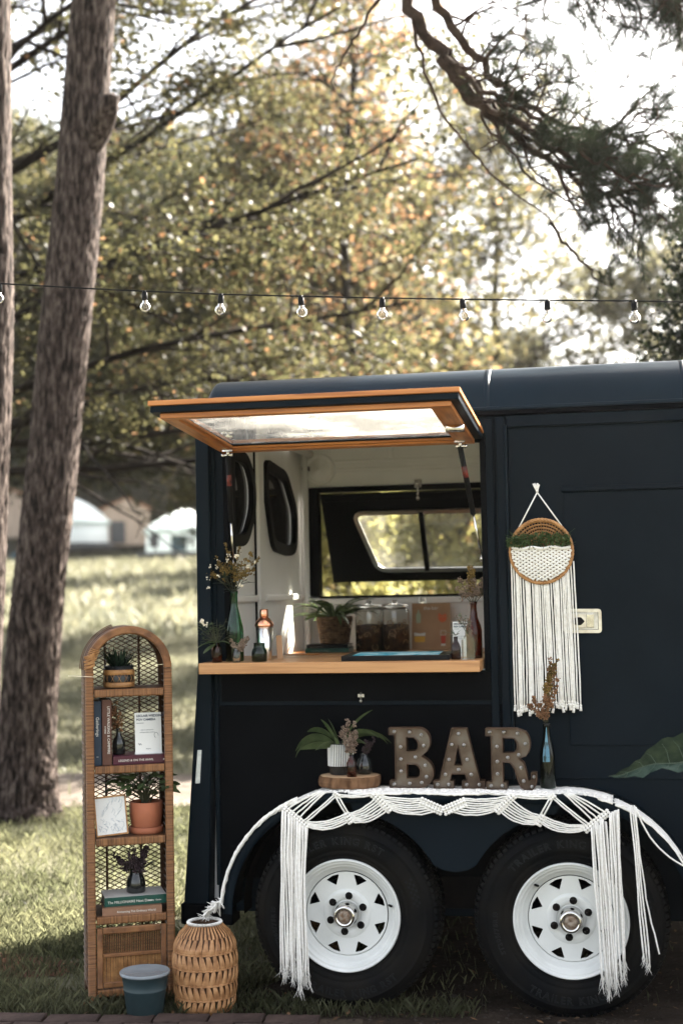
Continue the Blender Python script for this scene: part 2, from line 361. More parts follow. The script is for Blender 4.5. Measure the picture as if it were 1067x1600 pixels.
# ================================================================ SETTING
def gz(x, y):
    t = max(0, y-8.0); z = .052*t*min(1, t/10)
    if y > 92: z += .05*(y-92)
    if y > 8: z += (noise.noise(Vector((x*.05, y*.05, 3)))*.5 + noise.noise(Vector((x*.25, y*.25, 9)))*.06)*min(1, t/12)
    if y < -3: z -= 0
    return z
ys = [-400,-120,-40,-15,-8,-4,-2,-1,0,1,2,3,4,5,6,7,8,9,10,12,14,16,18,20,23,26,30,34,38,43,48,54,60,67,74,82,90,98,108,120,140,170,220,300,450,700,1100]
xs = [-700,-400,-220,-140,-100,-80,-65,-55,-45,-38,-32,-27,-23,-19,-16,-13,-11,-9,-7,-5.5,-4,-3,-2,-1,0,1,2,3,4.5,6,8,10,13,16,20,25,32,40,50,65,90,130,200,400,700]
g = MB(); g.add([(x,y,gz(x,y)) for y in ys for x in xs], [(j*len(xs)+i, j*len(xs)+i+1, (j+1)*len(xs)+i+1, (j+1)*len(xs)+i) for j in range(len(ys)-1) for i in range(len(xs)-1)], True)
gr = g.build('ground','ground'); gr['kind'] = 'structure'
# path: a dusty track behind the trailer, and bare earth under it
def sheet(name, m, outline_fn, x0,x1,nx,ny, dz):
    b = MB(); vs = []
    for i in range(nx+1):
        x = x0+(x1-x0)*i/nx; ya, yb = outline_fn(x)
        for j in range(ny+1):
            y = ya+(yb-ya)*j/ny; vs.append((x,y,gz(x,y)+dz))
    b.add(vs, [(i*(ny+1)+j, (i+1)*(ny+1)+j, (i+1)*(ny+1)+j+1, i*(ny+1)+j+1) for i in range(nx) for j in range(ny)], True)
    o = b.build(name, m); o['kind'] = 'structure'; return o
nz1 = lambda x, s: noise.noise(Vector((x*1.7, s, 0)))*.14+noise.noise(Vector((x*6, s, 4)))*.06
sheet('dirt_path','path', lambda x: (4.75+.06*x*.3+nz1(x,1), 6.5+nz1(x,5)), -14,12,200,6,.006)
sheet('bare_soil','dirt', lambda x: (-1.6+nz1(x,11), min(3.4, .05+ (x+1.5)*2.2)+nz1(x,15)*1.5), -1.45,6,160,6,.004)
sheet('worn_earth',mat('warm_dirt',(.10,.052,.032),(.055,.03,.02),7,.95,.01,30,detail=9), lambda x: (.22+abs(x+2.75)**2*.5+nz1(x,21)*.5, .62-abs(x+2.75)**2*.35+nz1(x,25)*.6), -3.3,-2.25,50,3,.004)

# grass blades near the trailer
def blades(n, xr, yr, h, w, accept, seed):
    r = np.random.default_rng(seed); x = r.uniform(*xr, n); y = r.uniform(*yr, n)
    k = accept(x,y,r.random(n)); x = x[k]; y = y[k]; n = len(x)
    z = np.array([gz(a,b) for a,b in zip(x,y)])
    hh = h*(.45+.9*r.random(n)**1.4); an = r.uniform(0,2*pi,n); ln = r.uniform(.1,.9,n)*hh
    ww = w*(.6+.8*r.random(n))
    dx, dy = np.cos(an), np.sin(an); lean = r.uniform(0,2*pi,n); lx, ly = np.cos(lean)*ln, np.sin(lean)*ln
    V = np.zeros((n,4,3))
    V[:,0] = np.c_[x-dx*ww, y-dy*ww, z]; V[:,1] = np.c_[x+dx*ww, y+dy*ww, z]
    V[:,2] = np.c_[x+lx*.45+dx*ww*.7, y+ly*.45+dy*ww*.7, z+hh*.62]; V[:,3] = np.c_[x+lx, y+ly, z+hh*.92]
    return V.reshape(-1,3)
def acc(x,y,u):
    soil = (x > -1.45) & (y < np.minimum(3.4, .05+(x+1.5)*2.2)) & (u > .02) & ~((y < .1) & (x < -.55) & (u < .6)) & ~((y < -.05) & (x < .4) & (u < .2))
    worn = (abs(x+2.75) < .5) & (y > .25) & (y < .6) & (u > .25)
    brick = (y < -.24+(x+2.283)*.112)
    path = (y > 4.75+.018*x) & (y < 6.5) & (u > .04)
    clump = np.array([noise.noise(Vector((a*2.2, b*2.2, 1))) for a,b in zip(x,y)])
    return ~soil & ~worn & ~brick & ~path & (u < .62+clump*.9)
G1 = blades(110000, (-4.6,.4), (-.45,4.7), .055, .0022, acc, 1)
G1 = np.concatenate([G1, blades(60000, (-3.3,-.5), (-.4,1.6), .05, .0022, acc, 7)]); o = npmesh('grass', G1, None, 'grassb', 4); o['kind'] = 'stuff'
tag(o, 'short lawn grass growing round the rattan shelf and pine tree', 'grass'); o['kind'] = 'stuff'
G2 = blades(70000, (-13,1), (4.7,24), .10, .008, acc, 2)
o = npmesh('field_grass', G2, None, 'drygrass', 4); tag(o, 'sunlit meadow grass rising beyond the dusty path', 'grass'); o['kind'] = 'stuff'
G3 = blades(60000, (-40,6), (24,92), .30, .035, acc, 3)
o = npmesh('meadow_grass', G3, None, 'drygrass', 4); tag(o, 'distant pale meadow grass below the white tents', 'grass'); o['kind'] = 'stuff'
# leaf litter on the soil
b = MB()
for i in range(1500):
    x = random.uniform(-3.4, 1.4); y = random.uniform(-1.0, 1.6)
    a = random.uniform(0,6.3); s = random.uniform(.006,.02)
    b.quad((x,y,.012+random.random()*.008), Vector((cos(a),sin(a),random.uniform(-.3,.3)))*s, Vector((-sin(a),cos(a),random.uniform(-.3,.3)))*s*.5)
o = b.build('leaf_litter', mat('litter', (.16,.09,.045), (.07,.045,.03), 30, .8, brand=.5)); tag(o,'small dry leaves scattered on the ground by the wheels','leaf litter'); o['kind'] = 'stuff'

b = MB()
for i in range(2600):
    x = random.uniform(-1.5, 1.2); y = random.uniform(-.75, .9); r_ = random.uniform(.002,.007)*(1 if random.random() < .95 else 2)
    b.blob((x,y,.006),r_,1,(random.uniform(.8,1.3),random.uniform(.8,1.3),.6))
o = b.build('gravel', mat('gravel_stone', (.05,.042,.036), (.018,.014,.012), 60, .9, brand=.4)); tag(o,'small stones and crumbs scattered over the bare soil by the wheels','gravel'); o['kind'] = 'stuff'
# brick edging in the foreground
sb = MB(); th = .112
Tb = Matrix.Translation((-2.283,-.255,0)) @ Matrix.Rotation(th,4,'Z')
sb.box(-1.6,1.35,-.75,0,-.05,.006, Tb)
pav = sb.build('brick_path', mat('sand_joint',(.07,.055,.04),(.045,.035,.028),30,.95)); pav['kind'] = 'structure'
bm_ = MB(); bm_.box(-.096,.096,-.046,.046,-.05,.024); me0 = None
for row in range(6):
    for i in range(22):
        x = -1.5+i*.2+(.1 if row%2 else 0)
        if x > 1.25: continue
        p = Tb @ Vector((x, -.05-row*.1, random.uniform(-.003,.003)))
        if me0 is None:
            o = bm_.build('brick','brick', pav, world=False, bevel=.004); me0 = o
        else:
            o = me0.copy(); col.objects.link(o); o.parent = pav
        o.location = p; o.rotation_euler = (random.uniform(-.012,.012), random.uniform(-.012,.012), th+random.uniform(-.02,.02))

# ================================================================ HORSE TRAILER
W = .24; XL = -1.63; XR = 1.75; YF = 1.95
tr = thing('horse_trailer', 'dark navy horse trailer converted to a bar with its serving hatch propped open', 'trailer', (0,1.1,0))
def bp(name, boxes, m, parent=tr, bevel=.003, label=None):
    if name in ('side_wall','inner_lining','far_wall','far_lining'):
        b = MB()
        for q in boxes: b.box(*q)
        return b.build(name, m, parent, bevel=bevel, label=label)
    for q in boxes:
        b = MB(); b.box(*q); o = b.build(name, m, parent, bevel=bevel, label=label)
    return o
OX0, OX1, OZ0, OZ1 = -1.525, -.50, 1.228, 2.105
# near wall around the hatch opening
bp('side_wall', [(XL+.06,OX0,W,W+.035,.30,2.24),(OX0,OX1,W,W+.035,.30,OZ0),(OX1,XR,W,W+.035,.30,2.24),(OX0,OX1,W,W+.035,OZ1,2.24)], 'navy', bevel=0)
bp('inner_lining', [(XL+.06,OX0-.004,W+.036,W+.045,.35,2.30),(OX1+.012,XR,W+.036,W+.045,.35,2.30),(OX0-.004,OX1+.012,W+.036,W+.045,.35,OZ0-.05),(OX0-.004,OX1+.012,W+.036,W+.045,OZ1+.012,2.30)], 'inside', bevel=0)
bp('opening_jamb', [(OX0-.001,OX0+.022,W-.012,W+.10,OZ0,OZ1),(OX1-.004,OX1+.018,W-.014,W+.05,OZ0,OZ1+.02)], 'blackp')
# raised panels and mouldings
bp('upper_side_panel', [(-1.545,-.475,W-.008,W-.0005,1.115,1.222)], 'blackp')
bp('lower_side_panel', [(-1.555,-.44,W-.008,W-.0005,.43,1.100)], 'blackp')
bp('pillar', [(-.482,-.452,W-.014,W-.0005,.82,2.19)], 'navy', bevel=.004)
bp('door_post', [(-.441,-.408,W-.030,W-.0005,.82,2.195)], 'navy', bevel=.006)
bp('door_bead', [(-.4075,-.400,W-.024,W-.0005,.82,2.165)], 'navy2', bevel=.002)
bp('door_head_rail', [(-.399,XR,W-.016,W-.0005,2.155,2.200)], 'navy', bevel=.004)
dr = bp('side_door', [(-.395,XR-.02,W-.006,W-.0005,.82,2.148)], 'navy', bevel=.002)
bp('door_inset_panel', [(-.192,1.55,W-.013,W-.0065,.945,1.898)], 'navy', dr, bevel=.003)
bp('door_moulding', [(-.200,1.56,W-.022,W-.0065,1.901,1.921)], 'navy', dr, bevel=.004)
bp('drip_rail', [(-1.50,XR,W-.022,W+.0,2.203,2.222)], 'blackp', bevel=.003)
# rear corner post with flared foot
b = MB(); b.prism([(-1.700,.33),(-1.598,.33),(-1.572,1.25),(-1.572,2.20),(-1.628,2.20),(-1.630,1.25),(-1.664,.80)], W-.045, W+.04)
cp = b.build('corner_post','navy', tr, bevel=.006)
b = MB(); b.box(-1.71,-1.50, W-.055, W+.06, .255,.335); b.build('rear_sill','blackp', tr, bevel=.006)
b = MB(); b.prism([(-1.645,.80),(-1.626,.80),(-1.617,.93),(-1.634,.93)], W-.052, W-.044); b.build('reflector_strip','reflector', tr, bevel=.002)
b = MB(); b.box(-1.575,-1.558,W-.012,W-.001,.40,2.2); b.build('corner_bead','navy', tr, bevel=.003)
# rear end wall with two shaped windows
def hole_panel(x0,x1,outer,holes,m,name,parent):
    vs, fs = curve2d([outer]+holes, ext=(x1-x0)/2)
    b = MB(); b.add([((x0+x1)/2+v[2], v[0], v[1]) for v in vs], fs); return b.build(name,m,parent)
wB = rpoly([(1.13,2.135),(1.52,2.105),(1.72,1.94),(1.70,1.755),(1.56,1.735),(1.24,1.755),(1.105,2.03)], .07)
wA = rpoly([(.92-.37,2.135),(.78,2.125),(.885,2.03),(.88,1.90),(.74,1.765),(.50,1.755),(.42,1.85),(.38,2.05)], .07)
out_ = [(W+.05,.30),(YF,.30),(YF,2.30),(W+.05,2.30)]
hole_panel(-1.612,-1.58,out_,[wA[::-1],wB[::-1]],'inside','rear_wall',tr)
b = MB(); b.box(-1.632,-1.614,W+.045,YF+.02,.30,2.2)
rd = None
hole_panel(-1.640,-1.614,[(W+.045,.30),(YF+.02,.30),(YF+.02,2.24),(W+.045,2.24)],[wA[::-1],wB[::-1]],'navy','rear_door',tr)
for w_ in (wA,wB):
    fr = MB(); fr.ring(inset(w_,-.022), inset(w_,.03), -1.585, -1.560, 'yz'); f_ = fr.build('rear_window','rubber',tr,bevel=.004)
    pn = MB(); pn.prism(inset(w_,.005), -1.602,-1.597,'yz'); pn.build('pane','darkpane',f_)
bp('rear_door_joint', [(-1.579,-1.561,.955,1.045,.35,2.28)], 'inside', bevel=.004)
bp('joint_gap', [(-1.579,-1.574,.925,.945,.35,2.28)], 'blackp', bevel=0)
bp('door_rail', [(-1.579,-1.556,1.05,YF-.06,1.500,1.530),(-1.579,-1.556,.3,.92,1.500,1.530)], 'inside', bevel=.008)
bp('inner_corner_trim', [(-1.579,-1.545,YF-.055,YF-.001,.35,2.30)], 'inside', bevel=.006)
for yy in (YF-.10,):
    b = MB(); b.tube([(-1.545,yy,.35),(-1.545,yy,2.3)], .014, 8); b.build('conduit','inside',tr)
b = MB(); b.tube([(-1.53,.35,2.245),(-1.53,YF-.05,2.245)], .022, 8); b.build('ceiling_conduit','inside',tr)
b = MB(); b.box(-1.57,-1.535,YF-.06,YF-.02,2.16,2.18); b.build('pipe_clip','rustrim',tr)
# far wall with its own opening and hatch
FX0, FX1, FZ0, FZ1 = -1.495, -.44, 1.515, 2.045
bp('far_wall', [(XL+.06,FX0,YF,YF+.04,.30,2.24),(FX0,FX1,YF,YF+.04,.30,FZ0),(FX1,XR,YF,YF+.04,.30,2.24),(FX0,FX1,YF,YF+.04,FZ1,2.24)], 'navy', bevel=0)
bp('far_lining', [(XL+.06,FX0-.05,YF-.01,YF-.001,.35,2.32),(FX0-.05,FX1,YF-.01,YF-.001,.35,FZ0-.008),(FX1,XR,YF-.01,YF-.001,.35,2.32),(FX0-.05,FX1,YF-.01,YF-.001,FZ1+.03,2.32)], 'inside', bevel=0)
bp('far_opening_frame', [(FX0-.055,FX0,YF-.03,YF+.045,FZ0-.0,FZ1+.028),(FX0,FX1,YF-.03,YF+.045,FZ1,FZ1+.028),(FX0,FX1,YF-.03,YF+.045,FZ0-.012,FZ0)], 'blackp')
bp('far_sill', [(FX0-.05,FX1,YF-.045,YF-.011,FZ0-.045,FZ0-.015)], 'inside', bevel=.004)
bp('wall_batten', [(-1.54,XR,YF-.022,YF-.011,2.150,2.168),(-1.54,XR,YF-.022,YF-.011,2.195,2.210),(-1.13,-1.10,YF-.022,YF-.011,2.21,2.30),(-.80,-.78,YF-.022,YF-.011,2.21,2.30)], 'inside', bevel=.004)
b = MB(); b.lathe([(.082,0),(.082,-.012),(.076,-.02),(.066,-.012),(.060,-.010),(.055,-.016),(.0001,-.02)], 36, (-1.485,YF-.012,2.165),'y'); b.build('vent_cover','inside',tr)
thF = R(35); dF = Vector((0,sin(thF),-cos(thF))); nF = Vector((0,cos(thF),sin(thF)))
def FH(x,s,t=0): return Vector((x,YF,2.045)) + dF*s + nF*t
def fh_prism(loopo, loopi, t0, t1):
    b = MB(); n = len(loopo)
    vs = [FH(*p,t0) for p in loopo]+[FH(*p,t0) for p in loopi]+[FH(*p,t1) for p in loopo]+[FH(*p,t1) for p in loopi]
    fs = []
    for i in range(n):
        j = (i+1)%n; fs += [(i,j,n+j,n+i),(2*n+i,3*n+i,3*n+j,2*n+j),(i,2*n+i,2*n+j,j),(n+i,n+j,3*n+j,3*n+i)]
    b.add(vs,fs); return b
fw = rpoly([(-1.325,.122),(-.62,.125),(-.575,.16),(-.50,.30),(-.50,.485),(-1.235,.475)], .05)
def boxloop(x0,x1,s0,s1,loop): # outer rectangle sampled to the same count, matched by angle
    cx = sum(p[0] for p in loop)/len(loop); cy = sum(p[1] for p in loop)/len(loop); out = []
    for p in loop:
        dx,dy = p[0]-cx,p[1]-cy; t = 1e9
        for lim,c,d in ((x1,cx,dx),(x0,cx,dx),(s1,cy,dy),(s0,cy,dy)):
            if abs(d) > 1e-6 and (lim-c)/d > 0: t = min(t,(lim-c)/d)
        out.append((cx+dx*t, cy+dy*t))
    return out
vs, fs = curve2d([[(-1.488,.012),(-.45,.012),(-.45,.555),(-1.488,.555)], fw[::-1]], ext=.010)
b = MB(); b.add([FH(v[0],v[1],v[2]) for v in vs], fs); fhp = b.build('far_hatch','blackp',tr)
f2 = fh_prism(inset(fw,-.014), inset(fw,.010), -.020, -.0105).build('window_rim','steel',fhp)
b = MB(); b.add([FH(x,s,t) for x in (-.990,-.965) for s in (.12,.485) for t in (-.022,.010)], [(0,1,3,2),(4,6,7,5),(0,4,5,1),(2,3,7,6),(0,2,6,4),(1,5,7,3)]); b.build('mullion','blackp',fhp)
b = MB(); n_ = len(fw); b.add([FH(*p,-.002) for p in fw]+[FH(*p,.002) for p in fw], [tuple(range(n_)),tuple(range(n_,2*n_))[::-1]]); b.build('pane','pane',fhp)
b = MB(); b.tube([FH(-1.47,.03,-.02)]+[FH(-1.47+i*.02,.035+(.006 if i%2 else 0),-.02) for i in range(50)], .004, 5); b.build('seal_trim','rubber',fhp)
for x,z in ((-.975,2.055),):
    b = MB(); b.box(x-.018,x+.018,YF-.045,YF-.012,z-.0,z+.04); b.tube([(x,YF-.05,z+.02),(x,YF-.055,z-.05)],.006,6); b.blob((x,YF-.055,z-.055),.012); b.blob((x,YF-.05,z+.02),.013); b.build('hatch_catch','chrome',tr)
b = MB(); b.box(-.985,-.945,YF-.05,YF-.044,1.455,1.50); b.tube([(-.965,YF-.056,1.44),(-.965,YF-.056,1.50)],.008,6); b.build('lower_catch','steel',tr)
# floor, front wall, ceiling
bp('floor', [(XL+.03,XR,W+.01,YF+.03,.30,.338)], 'under', bevel=0)
bp('bounce_floor_boards', [(XL+.06,XR-.02,W+.05,YF-.02,.3385,.35)], mat('pale_bounce_floor',(.5,.42,.33),(.4,.33,.25),6,.6), bevel=0)  # unseen pale boards, added to bounce daylight up into the interior
bp('front_wall', [(XR,XR+.03,W,YF+.04,.30,2.24)], 'navy', bevel=0)
bp('front_lining', [(XR-.012,XR-.001,W+.05,YF-.011,.35,2.3)], 'inside', bevel=0)
bp('ceiling', [(XL+.06,XR,W+.05,YF-.02,2.30,2.32)], 'inside', bevel=0)
# roof with rounded shoulders and capped end
def roof_profile(r0):
    pts = []; zc = 2.205; yc1, yc2 = W+.19, YF+.04-.19
    for i in range(11): a = pi - i*pi/20; pts.append((yc1+.20*cos(a)*r0, zc+.205*sin(a)*r0))
    for i in range(11): a = pi/2 - i*pi/20; pts.append((yc2+.20*cos(a)*r0, zc+.205*sin(a)*r0))
    return pts
def roof_shell(x0, x1, scale, name, m, capend=False, seg=1):
    b = MB(); pr = roof_profile(scale); n = len(pr)
    xs_ = [x0+(x1-x0)*i/seg for i in range(seg+1)]; vs = []
    for xx in xs_: vs += [(xx,p[0],p[1]) for p in pr]
    rings = len(vs)//n
    fs = [(i*n+j, (i+1)*n+j, (i+1)*n+j+1, i*n+j+1) for i in range(rings-1) for j in range(n-1)]
    b.add(vs, fs, True); return b
def roof_capped(x0, x1):
    b = MB(); pr = roof_profile(1); n = len(pr); vs = []; cy = (W+YF)/2; rc = .035
    for k in range(8):                       # rounded end: rings shrink while moving to the rear
        a = (1-k/7)*pi/2; xx = x0+rc*(1-sin(a)); sh = rc*(1-cos(a))
        for p in pr:
            vs.append((xx, p[0]+(sh if p[0] < cy else -sh)*min(1,abs(p[0]-cy)/.6), max(2.205, p[1]-sh)))
    vs += [(x1,p[0],p[1]) for p in pr]
    fs = [(i*n+j, (i+1)*n+j, (i+1)*n+j+1, i*n+j+1) for i in range(8) for j in range(n-1)]
    fs.append(tuple(range(n))[::-1])
    b.add(vs, fs, True); return b
rf = roof_capped(-1.605,-.478); rf.build('roof','navy2',tr)
roof_shell(-.470,.262,1,'','').build('roof_section','navy2',tr)
roof_shell(.274,XR+.03,1,'','').build('roof_section','navy2',tr)
for x in (-.474,.268):
    b = MB(); pr = roof_profile(1.005)
    vs = [(xx,p[0],p[1]) for xx in (x-.011,x+.011) for p in pr]; n = len(pr)
    vs2 = [(xx,p[0],p[1]) for xx in (x-.011,x+.011) for p in roof_profile(.97)]
    b.add(vs+vs2, [(j,n+j,n+j+1,j+1) for j in range(n-1)]+[(j,j+1,2*n+j+1,2*n+j) for j in range(n-1)]+[(n+j,3*n+j,3*n+j+1,n+j+1) for j in range(n-1)], True)
    b.build('roof_seam','navy2',tr)
bp('roof_gutter', [(-1.60,XR,W-.012,W+.03,2.223,2.238)], 'navy2', bevel=.004)
# chassis
bp('chassis_rail', [(-1.6,XR,W+.12,W+.2,.36,.46),(-1.6,XR,1.6,1.7,.36,.46)], 'under')
b = MB()
for x in (-1.022,-.199): b = MB(); b.tube([(x,.1,.345),(x,1.95,.345)], .035, 10); b.build('axle','under',tr)
bp('side_skirt', [(-.72,-.48,W-.012,W-.001,.33,.45),(.2,XR,W-.012,W-.001,.30,.42)], 'under')
# fender: tandem arch strip with front web
cx1, cx2, rA, zt = -1.022, -.199, .445, .79
def fpath():
    pts = []
    for i in range(13): a = pi*1.0 - i*(pi*.46)/12; pts.append((cx1+rA*cos(a)*1.02, .345+rA*sin(a)))
    for i in range(1,12): t = i/12; pts.append((cx1+(cx2-cx1)*t, zt+.0))
    for i in range(13): a = pi*.54 - i*(pi*.54)/12; pts.append((cx2+rA*cos(a)*1.02, .345+rA*sin(a)))
    pts = [(p[0],p[1]) for p in pts]; return sorted(pts, key=lambda p: 0) if False else pts
FP = fpath(); b = MB(); n = len(FP)
offs = [(-.012,-.012),(-.012,.004),(W-.002,.004),(W-.002,-.006),(-.004,-.006),(-.004,-.012)]
vs = []
for i,p in enumerate(FP):
    a = Vector(FP[max(i-1,0)]); c = Vector(FP[min(i+1,n-1)]); t = (c-a).normalized(); nm = Vector((-t.y,t.x))
    for (yy,h) in [(-.014,-.028),(-.014,.002),(-.008,.006),(W-.002,.006),(W-.002,.0),(-.006,.0),(-.008,-.028)]:
        vs.append((p[0]+nm.x*h, yy, p[1]+nm.y*h))
k = 7; b.add(vs, [(i*k+j,(i+1)*k+j,(i+1)*k+(j+1)%k,i*k+(j+1)%k) for i in range(n-1) for j in range(k)], True)
fd = b.build('fender','navy',tr)
def arc(cx, r, a0, a1, n=14): return [(cx+r*cos(R(a0+(a1-a0)*i/n)), .345+r*sin(R(a0+(a1-a0)*i/n))) for i in range(n+1)]
web = [(cx1+.02,zt-.005)]+[p for p in arc(cx1,.385,84,30)]+[(-.655,.520),(-.61,.512),(-.565,.520)]+[p for p in arc(cx2,.385,150,96)]+[(cx2-.02,zt-.005)]
b = MB(); n = len(web); top = [(cx1+.02+(cx2-cx1-.04)*i/(n-1), zt+.0) for i in range(n)]
b.add([(p[0],.0,p[1]) for p in web]+[(p[0],.0,p[1]) for p in top]+[(p[0],.006,p[1]) for p in web]+[(p[0],.006,p[1]) for p in top],
      [(i,i+1,n+i+1,n+i) for i in range(n-1)]+[(2*n+i,3*n+i,3*n+i+1,2*n+i+1) for i in range(n-1)]+[(i,2*n+i,2*n+i+1,i+1) for i in range(n-1)])
b.build('fender_web','navy',fd)
b = MB(); ap = arc(cx1,.415,184,110)
b.add([(p[0],yy,p[1]) for p in ap for yy in (.12,W-.003)], [(2*i,2*i+1,2*i+3,2*i+2) for i in range(len(ap)-1)], True); b.build('mud_liner','under',fd)

# wheels
def make_wheel(cx):
    cy, cz = .10, .345
    def q(b): b.v = [(v[0]+cx, v[1]+cy, v[2]+cz) for v in b.v]; return b
    b = MB(); b.lathe([(.0001,.09),(.12,.09),(.12,.0),(.0001,.0)], 24, axis='y'); wh = q(b).build('wheel','under',tr)
    pr = [(.205,.08),(.215,.098),(.25,.108),(.29,.110),(.318,.098),(.332,.088),(.341,.070),(.344,.04),(.345,0)]
    pr = pr+[(r,-h) for r,h in pr[::-1][1:]]
    b = MB()
    prf = [(r,-h) for r,h in pr[::-1]]
    # fine sidewall ribs on the outer face
    outer = [(.203,-.078),(.208,-.090),(.216,-.096),(.219,-.094),(.222,-.098),(.236,-.104),(.239,-.1025),(.242,-.106),(.258,-.1095),(.290,-.110),(.302,-.107),(.304,-.109),(.307,-.1065),(.321,-.098),(.330,-.090),(.338,-.078),(.343,-.06),(.345,-.03),(.345,.03),(.343,.06),(.338,.078),(.32,.1),(.26,.108),(.21,.09),(.203,.078)]
    b.lathe(outer, 96, axis='y', closed=True); ty = q(b).build('tyre','tyre',wh)
    b = MB()
    for i in range(84):
        a = 2*pi*i/84
        for s,(y0,y1,da) in enumerate(((-.094,-.052,.0),(-.046,-.008,.03),(.008,.046,.0),(.052,.09,.03))):
            T = Matrix.Rotation(a+da,4,'Y'); tz = .3505 if abs(y0) < .09 and abs(y1) < .09 else .349
            if s == 0: vs = [(-.0085,-.094,.331),(.0085,-.094,.331),(-.0085,-.052,.340),(.0085,-.052,.340),(-.0085,-.090,.342),(.0085,-.090,.342),(-.0085,-.052,.3505),(.0085,-.052,.3505)]
            else: vs = [(x,y,z) for z in (.338,.350) for y in (y0,y1) for x in (-.0085,.0085)]
            b.add([T@Vector(v) for v in vs], [(0,2,3,1),(4,5,7,6),(0,1,5,4),(2,6,7,3),(0,4,6,2),(1,3,7,5)])
    q(b).build('tread','tyre',ty,kind='stuff')
    b = MB()
    def arctext(s, size, r, a_mid, flip=False):
        adv = [text2d(c, size, .0011, bold=.0012)[0] for c in s]
        w = []
        for c,v in zip(s,adv): w.append((max(p[0] for p in v)+size*.12) if v else size*.45)
        tot = sum(w); pos = 0
        for c,v,ww in zip(s,adv,w):
            if v:
                for_a = (a_mid + (tot/2-pos-ww/2)/r) if not flip else (a_mid - (tot/2-pos-ww/2)/r)
                fs = text2d(c, size, .0011, bold=.0012)[1]; vs = []
                for p in v:
                    x = p[0]-ww/2; z = p[1]
                    if not flip: rr = r+z; aa = for_a - x/r
                    else: rr = r-z; aa = for_a + x/r
                    vs.append((rr*cos(aa), -.1105-p[2]+ .0*abs(z), rr*sin(aa)))
                b.add(vs,fs)
            pos += ww
    for a_ in (('TRAILER KING RST', .036, .263, R(98)),('TRAILER KING RST', .036, .292, R(-85), True),('ST205/75R15', .022, .262, R(190))):
        arctext(*a_); q(b).build('raised_lettering','tyretext',ty); b = MB()
    for i in range(10):
        for j in range(3):
            if (i+j)%2: continue
            a = R(30-i*2.2); rr = .262+j*.010
            b.add([(rr*cos(a),-.1112,rr*sin(a)),((rr+.009)*cos(a),-.1112,(rr+.009)*sin(a)),((rr+.009)*cos(a-.035),-.1112,(rr+.009)*sin(a-.035)),(rr*cos(a-.035),-.1112,rr*sin(a-.035))],[(0,1,2,3)])
    q(b).build('chequer_mark','tyretext',ty)
    b = MB(); b.lathe([(.1545,-.020),(.1545,-.046),(.158,-.052),(.170,-.056),(.1745,-.072),(.179,-.0755),(.183,-.074),(.187,-.088),(.192,-.092),(.195,-.090),(.199,-.101),(.203,-.104),(.2065,-.099),(.2075,-.092),(.205,-.080),(.19,-.055),(.17,-.03)], 96, axis='y', closed=True)
    rim = q(b).build('rim','rimw',wh)
    hs = []
    for k_ in range(4):
        ax = R(90*k_+90)
        for sgn in (1,-1):
            P_ = lambda r,d: (r*cos(ax+sgn*R(d)), r*sin(ax+sgn*R(d)))
            hs.append(rpoly([P_(.147,12),P_(.149,22),P_(.143,32.5),P_(.113,20)] if False else [P_(.1465,10.5),P_(.148,21),P_(.1435,33.5),P_(.107,21)], .005, 2))
    circ = [(.1515*cos(2*pi*i/72), .1515*sin(2*pi*i/72)) for i in range(72)]
    ctr = [(.052*cos(2*pi*i/32), .052*sin(2*pi*i/32)) for i in range(32)]
    vs, fs = curve2d([circ, ctr]+hs, ext=.003, bevel=.0012)
    b = MB(); b.add([(v[0],-.050+v[2],v[1]) for v in vs], fs); q(b).build('wheel_disc','rimw',rim)
    b = MB(); b.lathe([(.092,-.052),(.088,-.058),(.080,-.060),(.055,-.060),(.050,-.05)], 48, axis='y'); q(b).build('hub_flange','rimw',rim)
    b = MB(); b.lathe([(.001,-.048),(.045,-.048),(.045,-.085),(.042,-.108),(.038,-.116),(.032,-.118),(.027,-.116),(.026,-.104),(.001,-.104)][::-1], 48, axis='y')
    b.f = [f[::-1] for f in b.f]; hc = q(b).build('hub_cap','chrome',wh)
    b = MB(); b.lathe([(.0258,-.103),(.024,-.112),(.017,-.114),(.001,-.113)], 12, axis='y'); q(b).build('grease_cap','rust',wh)
    nut = None
    for i in range(6):
        a = R(60*i+22)
        b = MB(); b.lathe([(.0105,-.058),(.0105,-.076),(.008,-.080),(.0005,-.080)], 6, (.066*cos(a),0,.066*sin(a)), axis='y'); q(b).build('lug_nut','under',wh)
        b = MB(); b.lathe([(.014,-.0595),(.014,-.0612),(.0105,-.0615)], 12, (.066*cos(a),0,.066*sin(a)), axis='y'); q(b).build('nut_recess','under',wh)
    a = R(135) if cx > -.6 else R(12)
    b = MB(); b.tube([(.163*cos(a),-.06,.163*sin(a)),(.176*cos(a),-.088,.176*sin(a))], .0045, 8); q(b).build('valve_stem','blackplastic',wh)
    return wh
for cx_ in (cx1,cx2):
    w0 = make_wheel(cx_); w1 = copy_tree(w0, tr); w1.location = (2*cx_,1.98-.22+.10,0); w1.rotation_euler = (0,0,pi); w1.location = (2*cx_, 2*(.10-1.1)+1.79, 0)
